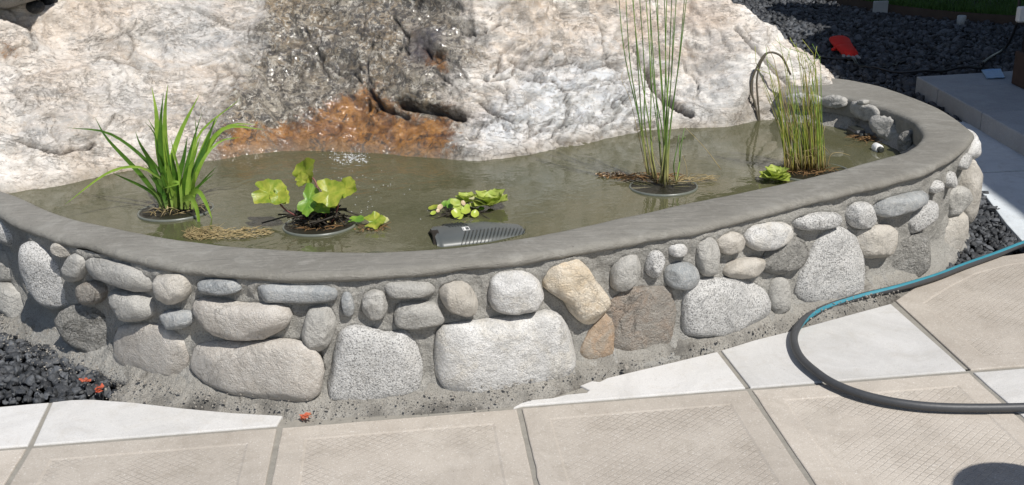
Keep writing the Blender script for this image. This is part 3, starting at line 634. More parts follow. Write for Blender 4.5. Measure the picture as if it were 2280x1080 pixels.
# stones: outlines picked in the photograph's frame, set on the wall face
E_ = lambda cx, cy, rx, ry, a=0, n=12, p=2.4: [(cx+math.cos(math.radians(a))*x-math.sin(math.radians(a))*y, cy+math.sin(math.radians(a))*x+math.cos(math.radians(a))*y)
      for x, y in [(rx*math.copysign(abs(math.cos(t))**(2/p), math.cos(t)), ry*math.copysign(abs(math.sin(t))**(2/p), math.sin(t))) for t in np.linspace(0, 2*math.pi, n, endpoint=False)]]
ST_ = [  # outline, material, bulge (m), label
 (E_(18, 513, 38, 24, 25), 'granite', .040, None), ([(-30, 540), (20, 545), (45, 575), (50, 610), (25, 622), (-30, 600)], 'grey', .045, None),
 ([(57, 550), (75, 540), (105, 545), (130, 562), (155, 590), (172, 635), (165, 668), (108, 674), (78, 640), (60, 595)], 'granite', .06, None),
 (E_(147, 552, 27, 14, 15), 'beige', .035, None), (E_(180, 591, 22, 31, 18), 'grey', .045, None), (E_(213, 648, 30, 23, 5), 'brown', .045, None),
 ([(-15, 640), (0, 632), (35, 635), (75, 660), (110, 715), (108, 735), (85, 733), (50, 705), (0, 672), (-15, 660)], 'grey', .06, None),
 ([(132, 712), (145, 690), (175, 680), (245, 680), (268, 712), (262, 760), (240, 800), (190, 785), (140, 745)], 'rough', .03, 'rough dark stone with a coarse broken face'),
 ([(266, 780), (270, 740), (290, 724), (350, 722), (400, 745), (415, 785), (405, 832), (365, 835), (290, 818), (268, 800)], 'pink', .032, None),
 ([(208, 582), (218, 571), (240, 571), (320, 595), (345, 620), (340, 642), (320, 642), (250, 618), (214, 605)], 'grey', .05, None),
 ([(359, 620), (368, 608), (400, 605), (420, 612), (428, 640), (418, 660), (395, 669), (370, 655)], 'beige', .055, None),
 ([(256, 665), (262, 645), (285, 645), (330, 655), (350, 685), (340, 702), (310, 707), (275, 695)], 'grey', .055, None),
 (E_(402, 706, 33, 19, 3), 'blue', .045, None), (E_(496, 632, 49, 16, 0), 'blue', .045, None),
 ([(570, 648), (582, 632), (640, 628), (735, 635), (746, 655), (730, 668), (640, 666), (585, 664)], 'blue', .035, 'long flat blue-grey stone under the cap'),
 ([(443, 685), (450, 665), (480, 662), (540, 672), (620, 676), (646, 700), (625, 730), (565, 750), (510, 742), (460, 715)], 'pink', .06, None),
 ([(677, 740), (690, 690), (705, 680), (735, 680), (748, 705), (742, 745), (720, 771), (690, 768)], 'grey', .05, None),
 ([(438, 810), (440, 785), (460, 763), (530, 760), (620, 757), (670, 765), (705, 795), (713, 830), (705, 870), (680, 882), (600, 880), (510, 866), (460, 848), (442, 830)], 'pink', .055, 'big smooth pinkish-grey stone with a pale hairline vein'),
 (E_(776, 672, 13, 26, -8), 'blue', .03, None), ([(807, 672), (815, 650), (835, 642), (855, 650), (862, 675), (852, 698), (830, 703), (812, 692)], 'grey', .045, None),
 ([(858, 633), (866, 624), (920, 622), (958, 626), (965, 638), (955, 652), (880, 655), (865, 648)], 'grey', .045, None),
 ([(880, 705), (885, 675), (905, 671), (960, 672), (978, 690), (985, 705), (970, 720), (920, 725), (888, 720)], 'grey', .045, None),
 ([(978, 650), (985, 632), (1015, 622), (1040, 630), (1058, 665), (1050, 690), (1030, 693), (995, 680)], 'beige', .06, None),
 ([(1089, 655), (1092, 625), (1110, 605), (1155, 600), (1185, 615), (1201, 650), (1192, 680), (1170, 688), (1110, 686), (1092, 670)], 'white', .06, None),
 ([(1210, 625), (1225, 595), (1265, 578), (1290, 582), (1320, 625), (1345, 660), (1338, 690), (1315, 710), (1290, 710), (1268, 690), (1252, 665), (1213, 640)], 'tan', .065, 'tan chipped stone tilted down to the right'),
 ([(732, 860), (738, 800), (755, 750), (785, 728), (830, 732), (860, 740), (905, 740), (930, 770), (938, 810), (930, 850), (905, 875), (850, 890), (780, 885), (745, 880)], 'granite', .045, 'big speckled grey granite stone'),
 ([(972, 785), (978, 740), (1000, 722), (1080, 712), (1165, 705), (1210, 695), (1250, 715), (1268, 745), (1272, 790), (1255, 825), (1200, 850), (1120, 870), (1060, 877), (1010, 862), (980, 830)], 'white', .055, 'largest stone, white and grey with pale bands'),
 ([(1290, 780), (1310, 735), (1345, 695), (1365, 700), (1362, 760), (1355, 795), (1300, 800)], 'rust', .018, 'rust-orange flush stone'),
 ([(1350, 690), (1380, 655), (1430, 640), (1480, 640), (1500, 660), (1500, 700), (1485, 765), (1440, 785), (1370, 790), (1365, 740)], 'brown', .02, 'flush grey-brown stone with reddish streaks'),
 ([(1357, 620), (1362, 590), (1385, 568), (1410, 565), (1419, 590), (1405, 625), (1385, 640), (1362, 637)], 'grey', .045, None),
 (E_(1452, 583, 18, 29, 10), 'granite', .04, None), (E_(1503, 553, 20, 14, -5), 'white', .035, None), (E_(1511, 610, 34, 28), 'blue', .045, None), (E_(1568, 567, 22, 42, -3), 'grey', .04, None),
 (E_(1617, 537, 28, 22, -15), 'beige', .045, None), ([(1608, 602), (1620, 580), (1680, 570), (1690, 585), (1680, 605), (1650, 614), (1620, 614)], 'beige', .045, None),
 (E_(1703, 522, 50, 28, -10), 'white', .055, None), ([(1690, 590), (1700, 560), (1740, 530), (1775, 525), (1788, 550), (1775, 585), (1740, 603), (1705, 602)], 'rough', .04, None),
 ([(1522, 700), (1530, 640), (1560, 622), (1640, 622), (1685, 640), (1700, 670), (1690, 705), (1640, 730), (1560, 750), (1530, 740)], 'granite', .05, None),
 (E_(1728, 657, 22, 41, 3), 'grey', .04, None), ([(1770, 640), (1785, 590), (1820, 530), (1860, 507), (1890, 520), (1915, 590), (1925, 650), (1890, 668), (1820, 672), (1775, 660)], 'granite', .04, 'tall triangular pale granite stone'),
 (E_(1812, 489, 55, 17, -6), 'granite', .045, None), (E_(1908, 476, 28, 28), 'granite', .05, None),
 ([(1940, 465), (1950, 445), (2000, 432), (2045, 425), (2052, 440), (2010, 465), (1960, 478), (1943, 475)], 'blue', .055, 'smooth slate-grey wedge stone just under the cap'),
 ([(1903, 540), (1908, 510), (1940, 502), (1975, 503), (1990, 530), (1975, 560), (1940, 572), (1912, 565)], 'beige', .045, None),
 ([(2002, 500), (2010, 475), (2050, 450), (2075, 450), (2080, 475), (2060, 495), (2020, 515)], 'granite', .045, None),
 ([(1945, 600), (1980, 550), (2030, 525), (2060, 525), (2068, 560), (2060, 600), (2010, 620), (1955, 635)], 'rough', .03, None),
 (E_(2075, 413, 19, 12, -15), 'granite', .035, None), (E_(2107, 398, 15, 18), 'granite', .035, None),
 ([(2090, 440), (2100, 420), (2140, 415), (2152, 440), (2140, 465), (2105, 478), (2098, 460)], 'grey', .045, None),
 ([(2068, 535), (2085, 500), (2120, 475), (2142, 475), (2145, 510), (2130, 550), (2095, 582), (2072, 570)], 'beige', .04, None),
]
def wall_hit(px_, py_):
    """first hit of the view ray with the vertical wall face"""
    d = ray((px_, py_)); o = np.array([0, 0, CAMH]); best = None
    a = OX[:-1]-NX[:-1]*.028; b = OX[1:]-NX[1:]*.028
    ex = b-a; den = d[0]*ex[:, 1]-d[1]*ex[:, 0]
    t = (a[:, 0]*ex[:, 1]-a[:, 1]*ex[:, 0])/np.where(abs(den) < 1e-9, 1e-9, den)
    u = (d[1]*a[:, 0]-d[0]*a[:, 1])/np.where(abs(den) < 1e-9, 1e-9, den)
    z = CAMH+d[2]*t; ok = (u >= -1e-6) & (u <= 1+1e-6) & (t > 0)
    if not ok.any(): return None
    i = np.where(ok)[0]; i = i[np.argmin(t[i])]; return i, np.array([d[0]*t[i], d[1]*t[i], z[i]])
def pillow(P2, bulge, back=.03, nt=44, npol=9, nb=4, sharp=.62, seed=0, rough=.03):
    """closed rounded stone from an outline P2 (n,2) in its own plane; returns local (a, b, depth) vertices"""
    C = spline([np.r_[p, 0] for p in P2], 96, True)[:, :2]; c = C.mean(0); D = C-c
    th = np.arctan2(D[:, 1], D[:, 0]); r = np.hypot(D[:, 0], D[:, 1]); o_ = np.argsort(th); th, r = th[o_], r[o_]
    T = np.linspace(-math.pi, math.pi, nt, endpoint=False); rr = np.interp(T, np.r_[th-2*math.pi, th, th+2*math.pi], np.r_[r, r, r])
    V = [(c[0], c[1], bulge)]
    for k in range(1, npol+1+nb):
        if k <= npol: ph = k/npol*math.pi/2; b = bulge
        else: ph = math.pi/2+(k-npol)/(nb+1)*math.pi/2; b = back
        q = abs(math.sin(ph))**sharp; z = math.copysign(abs(math.cos(ph))**(.62 if b == bulge else 1), math.cos(ph)) if k != npol else 0
        V += [(c[0]+math.cos(t)*R_*q, c[1]+math.sin(t)*R_*q, b*z) for t, R_ in zip(T, rr)]
    V.append((c[0], c[1], -back)); V = np.array(V); m_ = npol+nb
    Fq = [(0, 1+i, 1+(i+1) % nt) for i in range(nt)]
    for k in range(m_-1): Fq += [(1+k*nt+i, 1+(k+1)*nt+i, 1+(k+1)*nt+(i+1) % nt, 1+k*nt+(i+1) % nt) for i in range(nt)]
    Fq += [(1+(m_-1)*nt+i, len(V)-1, 1+(m_-1)*nt+(i+1) % nt) for i in range(nt)]
    R0 = rr.mean(); N_ = V-[c[0], c[1], 0]; N_ = N_/(np.linalg.norm(N_, axis=1)[:, None]+1e-9)
    sc_ = 1/max(R0, .02)
    rg = np.random.default_rng(seed+500)
    for _ in range(7):      # worn flats
        w_ = np.array([rg.normal(0, .8), rg.normal(0, .8), rg.uniform(.5, 1.4)]); w_ /= np.linalg.norm(w_); dd = (V-[c[0], c[1], 0])@w_; h_ = dd.max()*rg.uniform(.84, .95); ex_ = np.maximum(dd-h_, 0); V = V-(ex_*.8)[:, None]*w_
    V = V+N_*(R0*rough*2.0*fbm(V+seed*3.1, sc_*1.3, 3, seed)+R0*rough*1.1*fbm(V+seed, sc_*4, 4, seed+3)+.0016*fbm(V+seed, 55, 3, seed+9))[:, None]
    return V, Fq, c
STONES2 = []   # (s, z, polygon in s,z) for fitting the mortar round them
for si, (P, mt, bl, lab) in enumerate(ST_):
    C = np.mean(P, axis=0); P = [(C[0]+(x-C[0])*1.075, C[1]+(y-C[1])*1.075) for x, y in P]; hit = wall_hit(*C)
    if hit is None: print('stone miss', si); continue
    i, X = hit; n_ = np.array([*NX[i], 0]); v_ = -X+np.array([0, 0, CAMH]); v_[2] = 0; v_ /= np.linalg.norm(v_)
    if n_.dot(v_) < .55: n_ = n_*.6+v_*.5; n_ /= np.linalg.norm(n_)
    t_ = np.array([-n_[1], n_[0], 0])          # tangent, to the viewer's right
    L2 = []
    for p in P:
        d = ray(p); t = (X-np.array([0, 0, CAMH])).dot(n_)/d.dot(n_); Q = np.array([0, 0, CAMH])+d*t-X; L2.append((Q.dot(t_), Q[2]))
    V, Fq, c = pillow(L2, bl*(.80 if bl > .03 else .8)+.004, seed=si, rough=.05 if mt in ('rough', 'brown') else .03, nt=64 if len(P) > 12 else 44, npol=11)
    Wv = X+V[:, :1]*t_+V[:, 1:2]*np.array([0, 0, 1])+V[:, 2:3]*n_+n_*.004
    o = mesh('stone', Wv, Fq, MAT[mt], wall, tuple(X))
    if lab: o['label'] = lab
    STONES2.append((ss[i], L2, X[2]))
# two tall stones on the far right shoulder, set by position along the wall
def shoulder(sx, z, w, h, mt, bl, lab=None, tilt=0.0, n_mix=None):
    i = int(np.argmin(abs(ss-sx))); n_ = np.array([*NX[i], 0]); t_ = np.array([-n_[1], n_[0], 0]); X = np.array([*(OX[i]-NX[i]*.028), z])
    L2 = [(w*math.cos(a)*math.cos(tilt)-h*math.sin(a)*math.sin(tilt), w*math.cos(a)*math.sin(tilt)+h*math.sin(a)*math.cos(tilt)) for a in np.linspace(0, 2*math.pi, 12, endpoint=False)]
    V, Fq, c = pillow(L2, bl, seed=int(sx*100), sharp=.55); o = mesh('stone', X+V[:, :1]*t_+V[:, 1:2]*np.array([0, 0, 1])+V[:, 2:3]*n_, Fq, MAT[mt], wall, tuple(X))
    if lab: o['label'] = lab
    STONES2.append((sx, [(a, b) for a, b in L2], z))
iR = int(np.argmax(proj(np.c_[OX, np.full(sN, .2)])[0]))      # where the face turns out of sight
print('silhouette s', ss[iR], OX[iR], NX[iR])
sR = ss[iR]
shoulder(sR-.02, .165, .075, .135, 'beige', .075, 'tall upright beige stone at the right end')
shoulder(sR+.02, .325, .10, .034, 'white', .05, None, .25)
shoulder(sR-.13, .300, .05, .028, 'granite', .045)
for k in range(9): shoulder(sR+.28+k*.27+RNG.uniform(-.03, .03), RNG.uniform(.12, .22), RNG.uniform(.08, .11), RNG.uniform(.07, .1), ['grey', 'beige', 'granite', 'blue'][k % 4], .05)
for k in range(6): shoulder(.25+k*.0+.18*k, RNG.uniform(.12, .25), .07, .06, ['grey', 'granite'][k % 2], .05) if ss[int(np.argmin(abs(proj(np.c_[OX, np.full(sN, .2)])[0]+60)))] > .4+.18*k else None
# mortar surface
Sg, Zg = np.meshgrid(ss, hz, indexing='ij'); D = np.full(Sg.shape, .2)
for s0, L2, z0 in STONES2:
    m_ = (abs(Sg-s0) < .3); L2 = np.array(L2); sg = Sg[m_]-s0; zg = Zg[m_]-z0
    D[m_] = np.minimum(D[m_], -poly_sd(sg, zg, [tuple(p) for p in L2]))
P3 = np.stack([np.repeat(OX[:, :1], len(hz), 1), np.repeat(OX[:, 1:], len(hz), 1), Zg], -1)
fil = np.clip(1-np.clip(D, 0, 1)/.03, 0, 1)
top = sstep(.27, .345, Zg); bot = sstep(.07, -.03, Zg)
off = -.030+.004*(Zg < 0)+.012*fil*sstep(-.01, .004, D)+.018*top*(.6+.8*fbm(P3, 6, 2, 3))+.055*bot+.009*fbm(P3, 11, 4, 2)+.006*fbm(P3, 45, 3, 6)
Vm = P3.copy(); Vm[..., 0] += NX[:, 0][:, None]*off; Vm[..., 1] += NX[:, 1][:, None]*off
mesh('mortar', Vm.reshape(-1, 3), grid_faces(sN, len(hz)), MAT['mortar'], wall, WLOC)
# inner lining
hz2 = np.linspace(.02, .345, 26); Pn = []
for z in hz2: Pn.append(np.c_[ID+NI*(.022+.016*fbm(np.c_[ID, np.full(NS, z)], 9, 4, 21)[:, None]+.010*fbm(np.c_[ID, np.full(NS, z)], 34, 3, 23)[:, None]-.85*min(.31-z, .10)-.3*max(.21-z, 0)), np.full(NS, z)])
mesh('inner_mortar', np.stack(Pn, 1).reshape(-1, 3), grid_faces(NS, len(hz2))[:, ::-1], MAT['apron'], wall, WLOC)
# stones on the inside, at the far right
for P, mt, bl, dy in [(E_(1858, 226, 30, 13, 4), 'grey', .05, 0), ([(1888, 232), (1900, 226), (1950, 240), (1956, 262), (1930, 270), (1895, 250)], 'grey', .03, 0), (E_(1918, 228, 9, 6), 'grey', .03, 0),
                      ([(1938, 262), (1960, 256), (1990, 266), (2010, 295), (2002, 325), (1975, 312), (1942, 285)], 'grey', .05, 0), ([(2005, 300), (2028, 290), (2033, 310), (2022, 342), (2003, 330)], 'rough', .05, 0), (E_(1790, 222, 45, 13, 3), 'white', .03, 0)]:
    C = np.mean(P, axis=0); d = ray(C); best = None
    for k in range(NS-1):
        a, b = ID[k]-NI[k]*.012, ID[k+1]-NI[k+1]*.012; ex = b-a; den = d[0]*ex[1]-d[1]*ex[0]
        if abs(den) < 1e-9: continue
        t = (a[0]*ex[1]-a[1]*ex[0])/den; u = (d[1]*a[0]-d[0]*a[1])/den
        if 0 <= u <= 1 and t > 0 and (best is None or t > best[0]): best = (t, k)
    t, k = best; X = np.array([d[0]*t, d[1]*t, CAMH+d[2]*t]); n_ = -np.array([*NI[k], 0]); v_ = -X; v_[2] = 0; v_ /= np.linalg.norm(v_)
    if n_.dot(v_) < .6: n_ = n_*.5+v_*.6; n_ /= np.linalg.norm(n_)
    t_ = np.array([-n_[1], n_[0], 0]); L2 = []
    for p in P:
        dd_ = ray(p); tt_ = (X-np.array([0, 0, CAMH])).dot(n_)/dd_.dot(n_); Q = np.array([0, 0, CAMH])+dd_*tt_-X; L2.append((Q.dot(t_), Q[2]))
    V, Fq, c = pillow(L2, bl*.42, seed=int(C[0]), rough=.14); mesh('stone', X+V[:, :1]*t_+V[:, 1:2]*np.array([0, 0, 1])+V[:, 2:3]*n_, Fq, MAT[mt], wall, tuple(X))
# mortar and dirt skirt at the foot of the wall
nR = 26; rr_ = np.linspace(-.03, .30, nR); Rr, Sr = np.meshgrid(rr_, ss); 
A = np.stack([OX[:, :1]+NX[:, :1]*rr_, OX[:, 1:]+NX[:, 1:]*rr_], -1); q3 = np.concatenate([A, np.zeros(A.shape[:2]+(1,))], -1)
z = -.004+.055*np.clip(1-(Rr+.03)/.10, 0, 1)**1.6-.028*sstep(.10, .24, Rr)+.014*fbm(q3, 7, 4, 1)+.011*fbm(q3, 26, 4, 2)+.006*fbm(q3, 70, 2, 3)
# keep it clear of the slabs: everything that falls over the paving drops below it
pxx, pyy = proj(np.concatenate([A, np.zeros(A.shape[:2]+(1,))], -1))
pave = [(-320, 921), (0, 906), (109, 896), (205, 889), (400, 908), (629, 925), (640, 945), (1143, 910), (1185, 890), (1306, 874), (1292, 858), (1352, 841), (1597, 783), (1760, 737), (1983, 676), (2070, 622), (2150, 588), (2300, 561), (2800, 500), (2800, 1200), (-400, 1200)]
sdp = poly_sd(pxx, pyy, pave); z = np.where(sdp > -10, np.minimum(z, -.0115-.01*np.clip(sdp/30, 0, 1)), z)
z = np.where(sdp > 12, -.03, z)
bedL = np.maximum(poly_sd(pxx, pyy, [(-600, 600), (-60, 712), (0, 738), (30, 742), (90, 765), (140, 780), (200, 805), (258, 815), (275, 846), (235, 870), (262, 886), (-600, 960)]), poly_sd(pxx, pyy, [(2135, 480), (2190, 430), (2400, 400), (2320, 560), (2205, 572), (2110, 606), (2060, 628), (2050, 612), (2120, 560)])); z = np.where(bedL > -12, np.minimum(z, -.045*sstep(-12, 6, bedL)), z)
dirt = sstep(-34, -6, sdp)*sstep(-.15, .25, fbm(q3, 9, 5, 13))*sstep(2300, 1500, pxx)
o = mesh('mortar_skirt', np.concatenate([A, z[..., None]], -1).reshape(-1, 3), grid_faces(sN, nR), MAT['apron'], None, tuple([*OX[700], 0])); tag(o, kind='structure')
a = o.data.attributes.new('dirt', 'FLOAT', 'POINT'); a.data.foreach_set('value', dirt.astype(np.float32).ravel())

# ================================================================== WATER
xs = np.linspace(-3.2, 2.1, 160); ys = np.linspace(2.3, 5.4, 100); X, Y = np.meshgrid(xs, ys, indexing='ij')
V = np.stack([X, Y, np.full(X.shape, WATER_Z)], -1).reshape(-1, 3); Fq = grid_faces(160, 100)
poly = [tuple(p) for p in (ID+NI*.03)[::6]]+[tuple((ID+NI*.03)[-1]), (.4, 5.2), (-3.2, 5.2)]
cen = V[Fq].mean(1); keep = poly_sd(cen[:, 0], cen[:, 1], poly) > -.01; used = np.unique(Fq[keep]); mp = np.full(len(V), -1); mp[used] = np.arange(len(used))
V = V[used]; Fq = mp[Fq[keep]]
fall = at(800, 335, WATER_Z); dist = np.hypot(V[:, 0]-fall[0], V[:, 1]-fall[1])
o = mesh('water', V, Fq[:, ::-1], MAT['water'], None, tuple(fall)); tag(o, kind='structure')
a = o.data.attributes.new('ripple', 'FLOAT', 'POINT'); a.data.foreach_set('value', (.10+1.9*np.exp(-(dist/.45)**2)+.8*np.exp(-(dist/1.2)**2)).astype(np.float32))
pb = [(*p, .12) for p in (ID+NI*.03)[::8]]+[(.4, 5.2, .12), (-3.2, 5.2, .12)]
o = mesh('pond_floor', pb, [tuple(range(len(pb)))], MAT['pondfloor'], None, (0, 3.5, .12), smooth=False); tag(o, kind='structure')

# ================================================================== BOULDER
SHORE = [(-400, 470), (-120, 455), (40, 425), (130, 414), (200, 396), (270, 381), (330, 371), (480, 356), (560, 341), (640, 334), (760, 336), (850, 341), (960, 352), (1010, 358), (1100, 355), (1200, 339), (1300, 318), (1380, 302), (1420, 291), (1500, 285), (1580, 285), (1640, 276), (1690, 268), (1760, 262)]
SW_ = np.array([at(*p, WATER_Z)[:2] for p in SHORE])
gx = np.concatenate([np.linspace(-4.2, -2.25, 60)[:-1], np.linspace(-2.25, 1.62, 560)[:-1], np.linspace(1.62, 2.4, 60)])
def ysh(x): return np.interp(x, SW_[:, 0], SW_[:, 1])
v_ = np.concatenate([np.linspace(-.25, 1.25, 240)[:-1], np.linspace(1.25, 3.6, 90)])   # distance behind the shore line
GX, GV = np.meshgrid(gx, v_, indexing='ij'); YS = ysh(gx); k_ = np.ones(21)/21; GVp = np.maximum(GV, 0); YS2 = np.convolve(np.pad(YS, 10, 'edge'), k_, 'valid')
GY = YS2[:, None]+GV
slope = np.interp(gx, [-2.5, -1.6, -.6, 0, .5, 1.0, 1.5], [.62, .75, .95, 1.05, .80, .62, .5])[:, None]
Zf = WATER_Z+np.where(GV < 0, GV*1.6, GV*slope*(1+.12*np.sin(GX*2.2)))
Zf = Zf+.15*sstep(.75, 1.02, GX)*(1-np.exp(-GVp/.07))
Zr = .70-.88*(GX-.99)-.10*(GY-4.7)          # right shoulder
Zt = 1.35+.10*GX-.08*(GY-4.5)
Zb = 1.9-1.3*(GV-2.0); Zl = 1.1+1.0*(GX+3.4)
def smin(a, b, k): h = np.clip(.5+.5*(b-a)/k, 0, 1); return b*(1-h)+a*h-k*h*(1-h)
Zh = smin(smin(smin(smin(Zf, Zr, .05), Zt, .15), Zb, .2), Zl, .2)
P = np.stack([GX, GY, Zh], -1)
def gnorm(P):
    a = np.gradient(P, axis=0); b = np.gradient(P, axis=1); n_ = np.cross(a, b); n_ /= np.linalg.norm(n_, axis=-1)[..., None]; return np.where(n_[..., 2:] < 0, -n_, n_)
N_ = gnorm(P); edge = sstep(-.02, .12, GV)[..., None]
P0 = P.copy()
P = P+N_*(edge*(.085*fbm(P, 1.7, 3, 1)+.0)[..., None])
rot = P @ np.array([[.8, .5, .1], [-.55, .8, .2], [0, -.2, 1]])
wx, wy = proj(P)
right = sstep(1000, 1200, wx)*sstep(1650, 1450, wx)
sm_ = sstep(-.35, .25, fbm(P, 3.1, 3, 61))+.35; rgh = sstep(-.15, .3, fbm(P, 4.3, 4, 67))
facet = fbm(rot*np.array([1, 1.6, 1.6]), 3.4, 4, 11, True)
P = P+N_*(((.3+.7*edge[..., 0])*(.048*facet+.016*fbm(rot*np.array([1, 2.2, 2.2]), 8, 3, 15, True)*(.35+1.5*right)*sm_+(.002+.008*rgh)*fbm(rot*np.array([1, 1.7, 1.7]), 19, 3, 17, True)+(.002+.013*rgh)*fbm(P, 27, 4, 19)))[..., None])
# features that belong to this rock, located along its face
wx, wy = proj(P); jx = 10*fbm(P, 9, 3, 31); jy = 10*fbm(P, 9, 3, 37); fx, fy = wx+jx, wy+jy
cracks = [([(820, 195), (835, 222), (858, 243), (882, 250), (905, 262)], 6, .04), ([(900, 240), (945, 247), (990, 252), (1030, 262)], 8, .085), ([(845, 90), (826, 130), (822, 175), (835, 200)], 4, .02),
          ([(1070, 225), (1090, 245), (1120, 262), (1145, 272)], 5, .025), ([(35, 308), (70, 322), (105, 335), (140, 342), (190, 328), (208, 322)], 5, .03), ([(112, 290), (125, 312), (140, 335)], 3, .012),
          ([(990, 180), (1008, 192)], 5, .02), ([(1225, 148), (1275, 140), (1300, 150)], 4, .02), ([(1300, 160), (1350, 140), (1385, 160)], 4, .018), ([(1438, 158), (1452, 190), (1478, 216), (1505, 236), (1540, 257)], 8, .05), ([(1415, 283), (1460, 280)], 5, .03),
          ([(1255, 208), (1300, 190), (1350, 178), (1400, 172)], 3.5, .015), ([(1300, 120), (1345, 128), (1375, 150)], 3.5, .014), ([(1636, 70), (1670, 110), (1720, 150), (1765, 195)], 7, .02), ([(1010, 260), (1080, 258), (1150, 275), (1240, 250)], 3, .012),
          ([(640, 250), (700, 210), (780, 180)], 4, .012), ([(430, 20), (520, 60), (620, 70)], 4, .01), ([(600, 120), (660, 100), (720, 130)], 5, .015), ([(300, 215), (360, 205), (440, 190)], 4, .008), ([(700, 60), (760, 85), (840, 70), (960, 40)], 4, .012)]
crg = np.random.default_rng(77)
def wander(x0, y0, L_, a_, n_=7):
    pts_ = [(x0, y0)]
    for _ in range(n_): a_ += crg.normal(0, .45); pts_.append((pts_[-1][0]+L_/n_*math.cos(a_), pts_[-1][1]+L_/n_*math.sin(a_)))
    return pts_
for _ in range(44): cracks.append((wander(crg.uniform(1080, 1430), crg.uniform(110, 320), crg.uniform(30, 110), crg.normal(-.35, .5)), crg.uniform(2.6, 4.2), crg.uniform(.010, .022)))
for _ in range(30): cracks.append((wander(crg.uniform(20, 600), crg.uniform(40, 360), crg.uniform(30, 130), crg.normal(-.25, .6)), crg.uniform(2.4, 3.6), crg.uniform(.006, .016)))
for _ in range(22): cracks.append((wander(crg.uniform(600, 1080), crg.uniform(20, 260), crg.uniform(40, 130), crg.normal(-.5, .7)), crg.uniform(2.6, 4.2), crg.uniform(.012, .024)))
for _ in range(12): cracks.append((wander(crg.uniform(1440, 1700), crg.uniform(30, 230), crg.uniform(30, 100), crg.normal(.3, .7)), crg.uniform(2.4, 3.4), crg.uniform(.006, .015)))
crack = np.zeros(wx.shape); dep = np.zeros(wx.shape)
for ln, w, d in cracks:
    q_ = seg_dist(fx, fy, ln); m_ = sstep(w*1.15, w*.25, q_); crack = np.maximum(crack, m_*(d > .009)*min(1, d/.024)); dep = np.maximum(dep, m_*d)
bulges = [((915, 140), (105, 85), .05), ((1000, 245), (45, 18), .03), ((560, 250), (120, 60), .02), ((1640, 150), (60, 110), .03), ((880, 225), (60, 22), .04), ((740, 60), (120, 60), .02)]
bul = np.zeros(wx.shape)
for (cx, cy), (rx, ry), hh in bulges: bul += hh*np.exp(-(((fx-cx)/rx)**2+((fy-cy)/ry)**2)**1.6)
steps = [([(500, 330), (640, 300), (760, 265), (860, 250), (1010, 268)], .02), ([(1160, 275), (1260, 240), (1400, 190)], .012)]
P = P+N_*(bul-dep)[..., None]
P[..., 1] = np.where(GV < -.2, P[..., 1], P[..., 1])
wet = poly_sd(fx, fy, [(590, -80), (1020, -80), (1035, 60), (1050, 115), (1000, 170), (985, 200), (1030, 262), (1010, 345), (560, 345), (490, 300), (500, 215), (560, 170), (600, 100)])
rust = poly_sd(fx, fy, [(470, 365), (520, 290), (600, 300), (690, 270), (760, 225), (830, 205), (900, 262), (1000, 268), (1010, 300), (985, 350), (960, 365), (760, 350)])
rust2 = poly_sd(fx, fy, [(955, 120), (1000, 125), (1000, 165), (960, 165)]); rust3 = poly_sd(fx, fy, [(0, 90), (40, 85), (35, 125), (0, 125)]); purple = poly_sd(fx, fy, [(930, 75), (985, 80), (970, 150), (925, 150)])
gm = np.maximum.reduce([sstep(-90, 90, poly_sd(fx, fy, a_)) for a_ in ([(330, 60), (480, -40), (620, -60), (610, 100), (540, 180), (420, 150), (320, 120)], [(220, 190), (560, 170), (500, 300), (380, 330), (250, 260)], [(1500, 180), (1600, 100), (1680, 190), (1660, 260), (1520, 260)], [(60, 250), (200, 240), (230, 330), (90, 330)])])
blue = sstep(-90, 70, poly_sd(fx, fy, [(1180, 150), (1300, 110), (1400, 120), (1440, 260), (1300, 310), (1100, 340), (1050, 330), (1100, 240)]))
pinkm = np.maximum(sstep(-20, 40, poly_sd(fx, fy, [(1380, 0), (1640, 0), (1640, 60), (1500, 90), (1370, 120)]))*.6, sstep(-25, 20, poly_sd(fx, fy, [(1010, 245), (1080, 240), (1100, 268), (1030, 270)])))
m1 = np.stack([sstep(-120, 95, wet), np.maximum.reduce([sstep(-60, 48, rust), .8*sstep(-26, 22, rust2), .45*sstep(-45, 25, rust3)]), gm, np.ones(wx.shape)], -1)
m2 = np.stack([blue, crack, np.maximum(pinkm, 0), sstep(.050, .0, GV+.012*fbm(P, 12, 3, 71))], -1); m1[..., 3] = sstep(-22, 22, purple)
o = mesh('boulder', P.reshape(-1, 3), grid_faces(len(gx), len(v_)), MAT['boulder'], None, (-.2, 4.6, .2))
for nm, A_ in (('m1', m1), ('m2', m2)):
    a = o.data.attributes.new(nm, 'FLOAT_COLOR', 'POINT'); a.data.foreach_set('color', A_.reshape(-1, 4).astype(np.float32).ravel())
tag(o, 'huge pale boulder behind the pond, a wet rust-stained seep down its middle', 'boulder')
BP = P
def boulder_z(x, y):
    d = (P[..., 0]-x)**2+(P[..., 1]-y)**2; return P.reshape(-1, 3)[np.argmin(d)][2]
def boulder_hit(px_, py_):
    wx_, wy_ = proj(BP); d = (wx_-px_)**2+(wy_-py_)**2; dist_ = BP[..., 1]
    m_ = d < max(d.min()*1.5, 16); q_ = np.where(m_, dist_, 1e9); return BP.reshape(-1, 3)[np.argmin(q_)]

